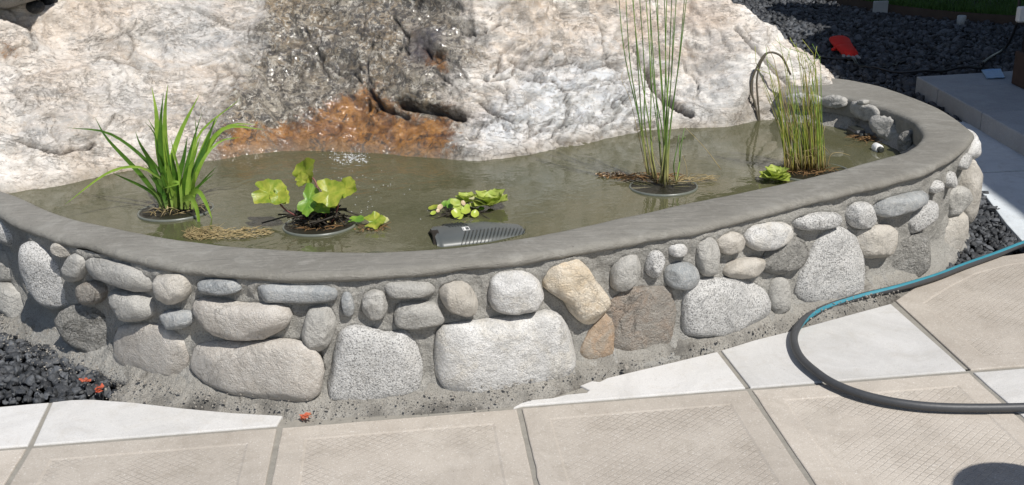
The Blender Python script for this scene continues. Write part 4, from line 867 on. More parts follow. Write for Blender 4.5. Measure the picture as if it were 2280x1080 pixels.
# ================================================================== GRAVEL
def scatter(poly, z, spacing, size, jitter=.5, layers=2, name='lava_gravel', avoid=None):
    poly = [tuple(p[:2]) for p in poly]; A_ = np.array(poly); lo, hi = A_.min(0), A_.max(0); PT = []
    for Ly in range(layers):
        x_ = np.arange(lo[0], hi[0], spacing); y_ = np.arange(lo[1], hi[1], spacing); X_, Y_ = np.meshgrid(x_, y_); p = np.stack([X_.ravel(), Y_.ravel()], 1)+RNG.uniform(-.5, .5, (X_.size, 2))*spacing
        m_ = poly_sd(p[:, 0], p[:, 1], poly) > -.005
        if avoid is not None: m_ &= avoid(p)
        p = p[m_]; PT.append(np.c_[p, np.full(len(p), z+Ly*spacing*.33)+RNG.uniform(-.3, .3, len(p))*spacing])
    PT = np.concatenate(PT); return gravel(name, PT, size*RNG.uniform(.45, 1.25, len(PT))**1.2*(1+.5*(RNG.uniform(0, 1, len(PT)) > .93)))
# left bed in front of the wall
scatter([at(*p, -.03) for p in [(-350, 700), (-60, 715), (0, 735), (30, 738), (90, 760), (140, 775), (200, 800), (258, 812), (272, 846), (235, 868), (262, 884), (200, 892), (110, 900), (-330, 925)]], -.026, .024, .0205, name='lava_gravel')
# right end bed
scatter([at(*p, -.03) for p in [(2120, 575), (2150, 520), (2160, 440), (2196, 440), (2240, 497), (2284, 548), (2310, 548), (2210, 577), (2150, 596), (2105, 606), (2060, 625), (2050, 600)]], -.026, .021, .0175, name='lava_gravel')
# wide back bed
backp = [at(*p, -.02) for p in [(1760, 195), (1860, 175), (1975, 195), (2070, 232), (2120, 258), (2165, 292), (2210, 305), (2300, 335), (2420, 370), (2420, 330), (2270, 300), (2040, 195), (2040, 165), (2200, 150), (2500, 140)]]
def clear_of_wall(p):
    return poly_sd(p[:, 0], p[:, 1], [tuple(q_) for q_ in (OD+NO*.0)[::8]]+[tuple(OD[-1]), (.5, 5.6), (-3.5, 6)]) < -.005
lawn_line = [tuple(p[:2]-np.array([0, .02])) for p in LE]
backp2 = [(1.0, 5.0), (1.55, 4.3), (1.75, 3.9), (2.2, 3.55), (6, 3.0), (7.5, 8.0)]+lawn_line[::-1]+[(-.5, 10.8), (.6, 6.2)]
stepP = [tuple(A0[:2]), tuple(A0[:2]+e*2.6), tuple(A0[:2]+e*2.6+dj*2), tuple(A0[:2]+dj*2)]
walkP = [tuple(at(*p)[:2]) for p in [(2140, 268), (2196, 292), (2286, 322), (2420, 372), (2640, 530), (2420, 545), (2290, 552), (2240, 497), (2196, 438), (2150, 400)]]
scatter(backp2, -.025, .038, .030, name='lava_gravel', layers=2, avoid=lambda p: clear_of_wall(p) & (poly_sd(p[:, 0], p[:, 1], stepP) < -.005) & (poly_sd(p[:, 0], p[:, 1], walkP) < -.004) & (proj(np.c_[p, np.zeros(len(p))])[0] < 2420))
# crumbs of mortar on the skirt
n_c = 2600; i_ = RNG.integers(120, 1050, n_c); rr = .02+RNG.gamma(2, .022, n_c); pc = OX[i_]+NX[i_]*rr[:, None]; cx_, cy_ = proj(np.c_[pc, np.zeros(n_c)]); ok = poly_sd(cx_, cy_, pave) < 4
pc = pc[ok]; o = gravel('mortar_crumbs', np.c_[pc, .006+.03*np.clip(1-rr[ok]/.1, 0, 1)], RNG.gamma(1.6, .0010, len(pc))+.0009, 'crumb')

# ================================================================== PLANTS
def setgrow(o, g_):
    a = o.data.attributes.new('grow', 'FLOAT', 'POINT'); a.data.foreach_set('value', np.asarray(g_, np.float32))
def blade(pts, w, mat, parent, face=None, name='leaf', n=14, fold=.25, tipw=.04, loc=None):
    C = spline(pts, n); T = np.gradient(C, axis=0); T /= np.linalg.norm(T, axis=1)[:, None]
    f_ = np.array(face if face is not None else (0, -1, .15), float)
    t = np.linspace(0, 1, n); ww = w*np.clip(np.minimum(.55+t*1.8, 1)*(1-t**2.6), tipw, 1)/2; V = []
    for i in range(n):
        S = np.cross(T[i], f_); S /= np.linalg.norm(S)+1e-9; Nn = np.cross(S, T[i])
        V += [C[i]-S*ww[i]+Nn*ww[i]*fold, C[i], C[i]+S*ww[i]+Nn*ww[i]*fold]
    o = mesh(name, V, grid_faces(n, 3), mat, parent, tuple(C[0]) if loc is None else loc); setgrow(o, np.repeat(t, 3)); return o
def pot(c, r, depth=.16, parent=None, rimz=.002, sunk=False, tilt=0):
    z0 = WATER_Z+rimz; k = 48; a = np.linspace(0, 2*math.pi, k, endpoint=False); ca, sa = np.cos(a), np.sin(a)
    prof = [(r*.72, z0-depth), (r*.95, z0-.012), (r*.96, z0-.003)]
    V = np.concatenate([np.stack([c[0]+q_*ca, c[1]+q_*sa, np.full(k, z)], 1) for q_, z in prof]); Fq = [tuple(f) for f in grid_faces(len(prof), k, True)]+[tuple(range(k))]
    mesh('pot', V, Fq, MAT['pot'], parent, (c[0], c[1], z0-depth/2))
    prof = [(r*.94, z0-.004), (r*.945, z0+.0012), (r*.965, z0+.003), (r*.99, z0+.002), (r, z0-.003), (r*.985, z0-.008)]
    V = np.concatenate([np.stack([c[0]+q_*ca, c[1]+q_*sa, np.full(k, z)-.0045*sa-.0015], 1) for q_, z in prof]); mesh('rim', V, grid_faces(len(prof), k, True), MAT['rim'], parent, (c[0], c[1], z0))
    V = [(c[0], c[1], z0+.001)]; 
    for q_ in (.35, .7, .94): V += [(c[0]+r*q_*x, c[1]+r*q_*y, z0-.0035-.0045*y*q_+.004*random.random()) for x, y in zip(ca, sa)]
    Fq = [(0, 1+i, 1+(i+1) % k) for i in range(k)]
    for m_ in range(2): Fq += [(1+m_*k+i, 1+(m_+1)*k+i, 1+(m_+1)*k+(i+1) % k, 1+m_*k+(i+1) % k) for i in range(k)]
    mesh('soil', V, Fq, MAT['potwater'], parent, (c[0], c[1], z0))
def slivers(name, c, n, rx, ry, z, L=(.01, .04), mat='straw', parent=None, ang=None, thick=.0012, dz=.006, loc=None):
    parts = []
    for _ in range(n):
        a = RNG.uniform(0, 6.28); q_ = math.sqrt(RNG.uniform()); p = np.array([c[0]+rx*q_*math.cos(a), c[1]+ry*q_*math.sin(a), z+RNG.uniform(0, dz)])
        l = RNG.uniform(*L); b = RNG.uniform(0, 6.28) if ang is None else RNG.normal(ang, .5); d = np.array([math.cos(b), math.sin(b), RNG.normal(0, .12)])*l/2; m_ = p+[RNG.normal(0, l*.12), RNG.normal(0, l*.12), .002]
        parts.append(tube_vf([p-d, m_, p+d], [thick*.6, thick, thick*.5], 4))
    V, Fq = join(parts); return mesh(name, V, Fq, MAT[mat], parent, loc or (c[0], c[1], z))
def flakes(name, c, n, rx, ry, z, s, mat, parent=None, dz=.006):
    V = []; Fq = []
    for i in range(n):
        a = RNG.uniform(0, 6.28); q_ = math.sqrt(RNG.uniform()); p = np.array([c[0]+rx*q_*math.cos(a), c[1]+ry*q_*math.sin(a), z+RNG.uniform(0, dz)]); b = RNG.uniform(0, 6.28); l = s*RNG.uniform(.5, 1.4)
        u = np.array([math.cos(b), math.sin(b), RNG.normal(0, .3)])*l; w = np.array([-math.sin(b), math.cos(b), RNG.normal(0, .4)])*l*.5
        V += [p-u, p+w, p+u, p-w]; Fq.append((4*i, 4*i+1, 4*i+2, 4*i+3))
    return mesh(name, V, Fq, MAT[mat], parent, (c[0], c[1], z), smooth=False)

# ---- iris clump in its pot (left)
ic = at(392, 468, WATER_Z); ic_y = ic[1]
iris = empty('potted_iris', tuple(ic)); tag(iris, 'tall clump of green sword-shaped leaves in a sunken pot at the pond\'s left end', 'water plant')
pot(ic, .125, parent=iris)
IR = [ # pixel points from root to tip, depth offset, width, light
 ([(372, 470), (345, 380), (250, 300), (150, 284)], [0, 0, .02, .03], .009, 0), ([(368, 462), (315, 390), (240, 310), (212, 262)], [0, 0, 0, .02], .012, 0), ([(375, 470), (340, 370), (312, 320), (302, 294)], [0, .0, -.02, -.02], .016, 0),
 ([(385, 470), (360, 380), (345, 300), (322, 272)], [0, 0, .02, .02], .010, 0), ([(383, 462), (355, 340), (348, 250), (338, 195)], [0, .03, .04, .05], .017, 1), ([(390, 462), (370, 330), (368, 250), (374, 188)], [0, .02, .03, .03], .017, 1),
 ([(388, 468), (362, 370), (358, 280), (364, 206)], [0, 0, 0, 0], .014, 0), ([(392, 470), (380, 380), (400, 300), (443, 212)], [0, 0, .03, .05], .015, 1), ([(400, 468), (392, 400), (382, 340), (380, 340)], [0, -.02, -.03, -.03], .017, 0),
 ([(395, 470), (398, 400), (410, 350), (417, 305)], [0, -.02, -.02, -.02], .016, 0), ([(402, 470), (412, 400), (432, 350), (440, 330)], [0, -.01, -.01, -.0], .016, 0), ([(405, 465), (425, 400), (460, 310), (490, 253)], [0, .02, .04, .05], .013, 1),
 ([(408, 465), (430, 390), (455, 330), (480, 262)], [0, .0, .02, .02], .015, 0), ([(410, 462), (450, 350), (500, 285), (585, 288)], [0, .03, .05, .06], .013, 1), ([(412, 460), (455, 350), (505, 282), (572, 277)], [0, .04, .07, .09], .010, 1),
 ([(410, 462), (450, 360), (490, 315), (535, 306)], [0, .0, .03, .04], .009, 1), ([(398, 462), (428, 350), (450, 290), (536, 220)], [0, .05, .08, .1], .007, 1), ([(400, 460), (420, 360), (436, 300), (434, 262)], [0, .02, .03, .03], .008, 0),
 ([(398, 460), (412, 380), (425, 330), (450, 250)], [0, .03, .05, .06], .007, 0), ([(385, 470), (372, 400), (365, 330), (330, 265)], [0, .03, .05, .06], .011, 0),
 ([(400, 450), (425, 440), (440, 470), (447, 535)], [-.02, -.07, -.10, -.11], .014, 1), ([(415, 440), (440, 425), (458, 450), (474, 492)], [-.02, -.05, -.07, -.08], .012, 1), ([(360, 400), (310, 372), (240, 385), (145, 455)], [.0, -.02, -.04, -.06], .006, 1),
 ([(205, 322), (180, 330), (150, 340), (118, 345)], [.10, .1, .1, .1], .006, 1), ([(392, 462), (385, 420), (370, 360), (368, 385)], [-.02, -.03, -.05, -.06], .012, 1), ([(372, 430), (380, 405), (400, 408), (362, 420)], [-.03, -.04, -.05, -.05], .006, 1)]
IR.pop(23)
for pts, dy, w, li in IR:
    C = [atY(x, y, ic_y+d*1.2) for (x, y), d in zip(pts, dy)]; blade(C, w*1.5, MAT['iris_light' if li else 'iris'], iris, (RNG.normal(0, .35), -1, .2))
for k in range(26):
    bx = 392+RNG.normal(4, 22); lean = (bx-392)*1.5+RNG.normal(0, 30); hgt = RNG.uniform(70, 170); y0 = ic_y+RNG.uniform(-.05, .07)
    C = [atY(bx, 466, y0), atY(bx+lean*.25, 466-hgt*.5, y0+.01), atY(bx+lean, 466-hgt, y0+RNG.normal(0, .04))]; blade(C, RNG.uniform(.009, .017), MAT['iris' if RNG.uniform() < .68 else 'iris_light'], iris, (RNG.normal(0, .6), -1, .2))
for k in range(12):
    a = RNG.uniform(-.3, 3.4); p0 = ic+[RNG.normal(0, .03), RNG.normal(-.02, .02), .003]; d = np.array([math.cos(a)*-1, -abs(math.sin(a))*.5, 0])*RNG.uniform(.04, .1)
    blade([p0, p0+d*.5+[0, 0, .02], p0+d+[0, 0, .004]], .005, MAT['straw'], iris, (0, 0, 1), name='dry_leaf')
slivers('dead_stem', ic, 70, .10, .07, WATER_Z+.001, (.02, .08), 'roots', iris); slivers('dead_stem', ic, 30, .10, .07, WATER_Z+.002, (.02, .07), 'straw', iris)
# ---- floating straw in front of the iris
c = at(510, 522, WATER_Z+.001); o = slivers('dry_straw', c, 260, .14, .05, WATER_Z+.001, (.006, .03), 'straw', ang=.3); tag(o, kind='stuff')
c = at(452, 520, WATER_Z); o = slivers('dry_straw', c, 110, .055, .045, WATER_Z+.001, (.03, .08), 'straw', ang=2.3, dz=.012, thick=.0009); tag(o, kind='stuff')

# ---- water lily style plant (wavy lobed leaves)
lc = at(712, 500, WATER_Z)
lily = empty('potted_water_poppy', tuple(lc)); tag(lily, 'plant with yellow-green ruffled leaves on dark red stalks in a round pot', 'water plant')
pot(lc, .118, parent=lily)
def frame_leaf(c, u, v, rx, ry, lobes, ruff, mat, parent, name='leaf', seed=0, cup=.1, notch=True, nr=7, na=40):
    """ruffled disc leaf centred at c, spanned by u,v (world unit vectors)"""
    u, v = np.array(u, float), np.array(v, float); u /= np.linalg.norm(u); v -= u*v.dot(u); v /= np.linalg.norm(v); n_ = np.cross(u, v); rg = np.random.default_rng(seed); ph = rg.uniform(0, 6.28, 4)
    V = [np.array(c, float)]; g_ = [0]
    for k in range(1, nr+1):
        q_ = k/nr
        for j_ in range(na):
            a = 2*math.pi*j_/na; R_ = 1+.10*math.sin(lobes*a+ph[0])*q_+.05*math.sin(lobes*2.7*a+ph[1])*q_
            if notch: R_ *= 1-.55*math.exp(-((a-math.pi)/.28)**2)
            h = cup*(q_**2)*(rx+ry)*.5+ruff*(rx+ry)*.5*q_**1.6*(math.sin(lobes*a+ph[2])+.5*math.sin((lobes+3)*a+ph[3]))+.018*(rx+ry)*abs(math.sin(a*6))*q_
            V.append(c+u*rx*R_*q_*math.cos(a)+v*ry*R_*q_*math.sin(a)+n_*h)
    Fq = [(0, 1+i, 1+(i+1) % na) for i in range(na)]
    for k in range(nr-1): Fq += [(1+k*na+i, 1+(k+1)*na+i, 1+(k+1)*na+(i+1) % na, 1+k*na+(i+1) % na) for i in range(na)]
    return mesh(name, V, Fq, MAT[mat], parent, tuple(c))
pxm = lambda Y: Y/ F * 1.04    # metres per pixel at depth Y
LY = lc[1]; m_ = pxm(LY)
for cx, cy, rx, ry, ang, mt, dy, nz, sd in [(600, 430, 44, 30, 12, 'lily', -.02, .55, 1), (622, 436, 24, 20, 40, 'lily', -.03, .5, 2), (680, 384, 38, 24, -52, 'lily', .03, .4, 3), (672, 400, 20, 14, -30, 'lily', .02, .5, 8), (688, 446, 22, 34, 10, 'lily_green', -.02, .35, 4),
        (733, 430, 36, 30, 10, 'lily', -.04, .4, 5), (770, 420, 30, 22, -20, 'lily', .0, .5, 6), (712, 462, 26, 14, 20, 'lily_green', -.03, .6, 7), (737, 452, 22, 12, -10, 'lily', -.05, .5, 9)]:
    c = atY(cx, cy, LY+dy); a = math.radians(-ang); 
    u = np.array([math.cos(a), -.25, math.sin(a)*.9+.0]); vv = np.array([-math.sin(a)*.9, nz*1.6, math.cos(a)*.8])
    frame_leaf(c, u, vv, rx*m_, ry*m_*1.1, 4, .11, mt, lily, seed=sd, cup=.12)
for P_, dy in [([(614, 444), (640, 470), (680, 488), (712, 494)], [-.03, -.02, -.01, 0]), ([(690, 392), (702, 404), (712, 440), (716, 480)], [.03, .02, 0, 0]), ([(752, 444), (752, 462), (742, 488), (728, 505)], [-.03, -.03, -.02, -.01]), ([(735, 440), (728, 465), (722, 495)], [-.03, -.02, 0]), ([(688, 455), (700, 480), (715, 498)], [-.02, 0, 0])]:
    C = spline([atY(x, y, LY+d) for (x, y), d in zip(P_, dy)], 14); V, Fq = tube_vf(C, .0026, 6); mesh('stalk', V, Fq, MAT['petiole'], lily, tuple(C[0]))
V, Fq = join([tube_vf(spline([lc+[RNG.normal(0, .025), RNG.normal(.0, .02), -.01], lc+[RNG.normal(0, .04), RNG.normal(0, .03), RNG.uniform(.02, .06)], lc+[RNG.normal(0, .06), RNG.normal(0, .04), RNG.uniform(.0, .05)]], 7), .0028, 5) for _ in range(46)])
mesh('root_mass', V, Fq, MAT['roots'], lily, tuple(lc))
flakes('dead_leaves', lc+[.01, 0, 0], 26, .06, .045, WATER_Z+.008, .010, 'straw', lily, .04)
slivers('dead_stem', lc, 60, .10, .07, WATER_Z+.001, (.02, .06), 'debris', lily); slivers('dead_stem', lc, 60, .10, .07, WATER_Z+.001, (.02, .07), 'roots', lily)
# small offshoot beside the pot
oc = at(830, 505, WATER_Z+.004); off_ = empty('floating_offshoot', tuple(oc)); tag(off_, 'small floating sprig with two yellow ruffled leaves just right of the round lily pot', 'water plant')
frame_leaf(oc+[.005, 0, .018], (1, .2, .15), (0, 1, .5), .034, .034, 5, .14, 'lily', off_, seed=22); frame_leaf(oc+[-.055, .04, .012], (1, -.1, .1), (0, 1, .3), .028, .018, 3, .1, 'lily_green', off_, seed=23); frame_leaf(oc+[.03, .02, .012], (1, -.1, .1), (0, 1, .5), .02, .018, 3, .1, 'lettuce_pale', off_, seed=24)
flakes('dead_leaves', oc+[.0, -.02, -.002], 40, .06, .028, WATER_Z+.002, .006, 'debris', off_)
slivers('root', oc, 14, .05, .03, WATER_Z+.001, (.02, .06), 'debris', off_)

# ---- rosettes of water lettuce
def rosette(c, r, n_in, n_out, mats, label, seed, tiltm=1.0):
    e_ = empty('water_lettuce', tuple(c)); tag(e_, label, 'water lettuce'); rg = np.random.default_rng(seed)
    for ring, (n_, el, ln, w) in enumerate([(n_out, .50, 1.0, .60), (n_in, .95, .95, .55), (3, 1.3, .6, .4)]):
        for k in range(n_):
            a = 2*math.pi*(k+.5*ring)/n_+rg.normal(0, .12); el_ = el+rg.normal(0, .08); L_ = r*ln*rg.uniform(.85, 1.1); W_ = r*w*rg.uniform(.85, 1.1)
            d = np.array([math.cos(a)*math.cos(el_), math.sin(a)*math.cos(el_), math.sin(el_)]); s_ = np.array([-math.sin(a), math.cos(a), 0]); nn = np.cross(d, s_); nn = nn*(1 if nn[2] > 0 else -1)
            V = []; nu, nv = 8, 9
            for i in range(nu):
                t = i/(nu-1); wd_ = W_*(.22+.78*math.sin(min(t*1.15, 1)*math.pi/2)**1.2)*(1 if t < .8 else math.sqrt(max(0.08, 1-((t-.8)/.21)**2)))
                for j_ in range(nv):
                    q_ = j_/(nv-1)*2-1; rib = .03*r*abs(math.sin(q_*5.5))*t; V.append(c+d*L_*t+s_*wd_*q_*.9+nn*(.35*wd_*q_*q_-.18*L_*t*t+rib)+np.array([0, 0, .004])+d*(-.12*L_*q_*q_*t))
            mesh('leaf', V, grid_faces(nu, nv), MAT[mats[0] if rg.uniform() < .7 or ring else mats[1]], e_, tuple(c))
    V, Fq = join([tube_vf([c, c+[rg.normal(0, .02), rg.normal(-.01, .02), -.01], c+[rg.normal(0, .05), rg.normal(-.02, .03), -.012]], .001, 4) for _ in range(12)]); mesh('root', V, Fq, MAT['roots'], e_, tuple(c))
    return e_
rosette(at(1092, 462, WATER_Z), .072, 6, 8, ('lettuce', 'lettuce_pale'), 'largest water lettuce rosette, right end of the floating group in mid pond', 41)
rosette(at(1040, 455, WATER_Z), .050, 4, 6, ('lettuce', 'lettuce'), 'smaller water lettuce rosette just left of the largest one', 42)
slivers('dead_stem', sc0, 26, .09, .05, WATER_Z+.002, (.02, .07), 'debris', iris) if False else None
rosette(at(1727, 404, WATER_Z), .062, 6, 8, ('lettuce', 'lettuce'), 'bright green water lettuce floating alone by the cap at the sedge pot', 43)
hy = empty('water_hyacinth', tuple(at(1015, 478, WATER_Z))); tag(hy, 'cluster of small round glossy yellow-green leaves floating left of the water lettuces', 'water hyacinth'); HYc = at(1015, 478, WATER_Z); m_ = HYc[1]/F*1.03
for cx, cy, rx, ry, mt, dz, tl, sd in [(1018, 478, 13, 12, 'hyacinth', .012, .7, 1), (1037, 470, 10, 10, 'hyacinth', .02, .6, 2), (1057, 477, 9, 9, 'hyacinth', .01, .7, 3), (1020, 463, 12, 8, 'lettuce', .02, .4, 4), (1004, 455, 11, 12, 'lily_green', .02, .5, 5), (1014, 453, 13, 10, 'lettuce', .03, .5, 6),
        (1031, 453, 6, 6, 'pinkish', .03, .5, 7), (966, 463, 12, 7, 'lily', .01, .4, 8), (965, 475, 7, 5, 'hyacinth', .008, .5, 9), (980, 462, 7, 7, 'pinkish', .014, .5, 10), (990, 455, 7, 9, 'lily_green', .012, .5, 11), (1055, 458, 10, 7, 'lettuce', .012, .5, 12), (1040, 462, 7, 7, 'hyacinth', .02, .5, 13), (975, 470, 5, 4, 'pinkish', .01, .5, 14), (1072, 465, 8, 5, 'lily_green', .008, .4, 15)]:
    c = at(cx, cy, WATER_Z+dz); frame_leaf(c, (1, RNG.normal(0, .15), RNG.normal(0, .15)), (0, 1, tl), rx*m_, ry*m_*1.25, 2, .03, mt, hy, seed=sd, cup=.25, notch=False, nr=4, na=18)
V, Fq = join([tube_vf([HYc+[RNG.normal(0, .03), RNG.normal(0, .015), -.01], HYc+[RNG.normal(0, .05), RNG.normal(0, .02), .008], HYc+[RNG.normal(0, .06), RNG.normal(0, .03), -.002]], .0015, 5) for _ in range(20)]); mesh('stems', V, Fq, MAT['roots'], hy, tuple(HYc))

# ---- tall rushes
rc = at(1477, 415, WATER_Z); RY = rc[1]
reeds = empty('potted_rush', tuple(rc)); tag(reeds, 'very tall thin green rushes in a wide round pot, reaching past the top edge', 'water plant'); pot(rc, .118, parent=reeds)
def stem(P_, Y, r, mat, parent, name='stem', n=22, dy=None, k=6):
    dy = dy or [0]*len(P_); C = spline([atY(x, y, Y+d) for (x, y), d in zip(P_, dy)], n); t = np.linspace(0, 1, n); V, Fq = tube_vf(C, r*(1-.6*t), k); o = mesh(name, V, Fq, MAT[mat], parent, tuple(C[0])); setgrow(o, np.repeat(t, k)); return o
R_ = [((1444, 388), (1425, 280), (1392, 110), (1372, -90), 0), ((1442, 388), (1418, 250), (1400, 120), (1388, -120), 0), ((1446, 390), (1430, 300), (1424, 150), (1402, -110), 0), ((1440, 386), (1405, 230), (1385, 180), (1386, 160), 2), ((1458, 398), (1446, 300), (1428, 130), (1400, -90), 1), ((1462, 396), (1450, 310), (1440, 150), (1428, -130), 1),
      ((1455, 396), (1436, 270), (1434, 160), (1415, -130), 0), ((1470, 408), (1478, 300), (1466, 130), (1450, -120), 0), ((1474, 412), (1472, 320), (1462, 190), (1440, -100), 0), ((1480, 418), (1482, 300), (1468, 100), (1462, -130), 1), ((1484, 402), (1480, 280), (1478, 120), (1476, -130), 0),
      ((1478, 410), (1488, 300), (1496, 130), (1512, -110), 0), ((1486, 412), (1492, 290), (1508, 120), (1532, -100), 0), ((1482, 405), (1494, 260), (1512, 120), (1540, -110), 0), ((1476, 405), (1484, 290), (1488, 160), (1500, -120), 0), ((1472, 400), (1484, 250), (1482, 120), (1488, -140), 1),
      ((1480, 400), (1478, 300), (1455, 160), (1445, -80), 0), ((1468, 405), (1480, 330), (1484, 230), (1490, 165), 1), ((1474, 404), (1470, 300), (1450, 180), (1446, 110), 0), ((1486, 405), (1490, 300), (1495, 200), (1500, 40), 0),
      ((1506, 408), (1508, 370), (1511, 330), (1512, 300), 0), ((1508, 406), (1514, 360), (1520, 320), (1524, 285), 0), ((1505, 404), (1512, 360), (1518, 320), (1526, 305), 1), ((1452, 392), (1440, 340), (1428, 300), (1424, 285), 2), ((1460, 400), (1446, 340), (1440, 300), (1436, 282), 2)]
for i, (a, b, c, d, k) in enumerate(R_):
    dy = [RNG.normal(0, .02), 0, RNG.normal(0, .03), RNG.normal(0, .05)]; b = (b[0]+RNG.normal(0, 3), b[1]); c = (c[0]+RNG.normal(0, 4), c[1]); stem([a, b, c, d], RY, .0027 if k < 2 else .0016, ['reed', 'reed_light', 'straw'][k], reeds, dy=dy)
for P_ in ([(1462, 400), (1450, 340), (1460, 300), (1455, 315)], [(1500, 400), (1470, 370), (1452, 335)], [(1530, 395), (1528, 370), (1520, 345)], [(1506, 404), (1545, 404), (1590, 395)], [(1606, 378), (1570, 330), (1527, 285)]): stem(P_, RY, .0014, 'straw', reeds, name='dry_stem', n=12)
c = at(1450, 398, WATER_Z+.004); slivers('dead_stems', c, 60, .12, .022, WATER_Z+.004, (.03, .10), 'debris', reeds, ang=-.05, dz=.014, thick=.0016); slivers('dead_stems', at(1520, 402, WATER_Z+.004), 30, .11, .02, WATER_Z+.004, (.03, .10), 'straw', reeds, ang=.1, dz=.012, thick=.0012)
c = at(1358, 392, WATER_Z); o = flakes('dead_leaf_litter', c, 90, .055, .03, WATER_Z+.002, .008, 'debris'); tag(o, kind='stuff'); o = flakes('dead_leaf_litter', c, 30, .05, .025, WATER_Z+.006, .007, 'pinkish'); tag(o, kind='stuff')

# ---- sedge
sc_ = at(1808, 382, WATER_Z); SY = sc_[1]
sedge = empty('potted_sedge', tuple(sc_)); tag(sedge, 'dense tuft of fine yellow-green stems in the pot at the pond\'s right end', 'water plant'); pot(sc_, .135, parent=sedge)
for k in range(135):
    bx = RNG.uniform(1748, 1838); u = (bx-1793)/45; y0 = 385-8*math.cos(u*1.5)+RNG.normal(0, 4); t = RNG.uniform() ; hgt = RNG.uniform(90, 220) if t < .78 else RNG.uniform(205, 265)
    if u > .3: lean = RNG.normal(-10, 10)-hgt*.03*u
    else: lean = RNG.normal(-22, 16)*hgt/170
    dy = RNG.uniform(-.04, .05); P_ = [(bx, y0), (bx+lean*.3, y0-hgt*.45), (bx+lean, y0-hgt)]
    if hgt > 215: P_ += [(bx+lean*1.3+RNG.normal(-8, 16), y0-hgt*RNG.uniform(1.04, 1.2))]
    stem(P_, SY+dy, RNG.uniform(.0013, .0022), 'sedge' if RNG.uniform() < .62 else ('reed_light' if RNG.uniform() < .65 else 'straw'), sedge, n=9, k=4)
for k in range(22):
    bx = RNG.uniform(1750, 1835); y0 = RNG.uniform(340, 385); a = RNG.uniform(-1, 1); stem([(bx, y0), (bx+a*15, y0-25), (bx+a*38, y0-18+RNG.normal(0, 12))], SY-.03, .0012, 'straw', sedge, name='dry_stem', n=8, k=4)
stem([(1842, 372), (1850, 344), (1870, 340), (1893, 346)], SY, .0016, 'straw', sedge, name='dry_stem', n=10)
slivers('dead_stems', sc_+[-.02, -.02, 0], 60, .1, .04, WATER_Z+.003, (.02, .06), 'debris', sedge, dz=.01)
# ---- bent brown stems arching over the water by the rock
by = at(1690, 262, WATER_Z)[1]-.05; ar = empty('bent_stems', tuple(at(1690, 264, WATER_Z))); tag(ar, 'two bare brown stems bent over in an arch between the boulder and the sedge', 'bent stem')
for P_, w in (([(1690, 272), (1682, 235), (1672, 190), (1690, 140), (1710, 117), (1740, 126), (1760, 166)], .0045), ([(1692, 274), (1688, 230), (1685, 180), (1692, 145), (1706, 119)], .0042)):
    C = spline([atY(x, y, by) for x, y in P_], 30); V, Fq = tube_vf(C, w, 7); mesh('stem', V, Fq, MAT['bentstem'], ar, tuple(C[0]))

# ================================================================== SMALL THINGS
# ---- submerged pump strainer
pc = at(1062, 522, WATER_Z); pe = empty('pump_strainer', tuple(pc)); tag(pe, 'dark grey half-sunk pump strainer with ribbed sides and a round black mouth', 'pump')
pa = at(972, 523, WATER_Z+.01)[:2]; pb_ = at(1158, 503, WATER_Z+.01)[:2]; ax = (pb_-pa)/np.linalg.norm(pb_-pa); PR = np.array([[ax[0], -ax[1], 0], [ax[1], ax[0], 0], [0, 0, 1.]]); Lp = np.linalg.norm(pb_-pa)
PC = np.array([*((pa+pb_)/2), WATER_Z-.019])
def pl2(x, y, z): return PC+PR@np.array([x, y, z])
nsx, nsy = 30, 20; V = []
for i in range(nsx):
    t = i/(nsx-1); x = (t-.5)*(Lp+.02); w = .088*(1-.35*max(0, t-.55)/.45)*(1 if t > .03 else .93); h = .040*(1-.45*max(0, t-.6)/.4)
    if i in (0, nsx-1): w *= .9; h *= .9
    for j_ in range(nsy):
        a = 2*math.pi*j_/nsy; V.append(pl2(x, w*math.copysign(abs(math.cos(a))**.7, math.cos(a)), h*math.copysign(abs(math.sin(a))**.6, math.sin(a))))
mesh('body', V, [tuple(f) for f in grid_faces(nsx, nsy, True)]+[tuple(range(nsy)), tuple(range((nsx-1)*nsy, nsx*nsy))], MAT['grey_pl'], pe, tuple(PC))
a = np.linspace(0, 2*math.pi, 28, endpoint=False); V = []
for x, r in ((-Lp/2-.006, .055), (-Lp/2-.024, .052), (-Lp/2-.027, .044), (-Lp/2-.012, .040)): V += [pl2(x+.012*math.sin(t), r*math.cos(t)*1.25, r*math.sin(t)*.75) for t in a]
mesh('mouth', V, [tuple(f) for f in grid_faces(4, 28, True)]+[tuple(range(84, 112))], MAT['roots'], pe, tuple(pl2(-Lp/2, 0, 0)))
for side in (-1, 1):
    for k in range(17 if side < 0 else 7):
        t = (k+.5)/17; x = -Lp*.28+Lp*.76*t if side < 0 else -Lp*.40+Lp*.12*k/7*2; sh = 1-.35*max(0, (x/Lp+.5)-.55)/.45; sz = 1-.45*max(0, (x/Lp+.5)-.6)/.4
        C = [pl2(x+.022, side*.028*sh, .0405*sz), pl2(x+.008, side*.070*sh, .036*sz), pl2(x-.006, side*.088*sh, .015*sz), pl2(x-.012, side*.090*sh, -.02)]
        V, Fq = tube_vf(C, .0020, 5); mesh('rib', V, Fq, MAT['dark_pl'], pe, tuple(C[1]))
# light label outlines on top
for dx, dy, sx, sy in ((-.030, .006, .020, .0016), (-.030, -.022, .020, .0016), (-.040, -.008, .0016, .029), (-.020, -.008, .0016, .029), (-.034, -.008, .006, .024)):
    v, f = box_vf(pl2(dx-.01, dy+.006, .0402), (sx, sy, .0012), PR); mesh('label_line', v, f, MAT['white_pl'], pe, tuple(pl2(dx, dy, .047)), smooth=False)
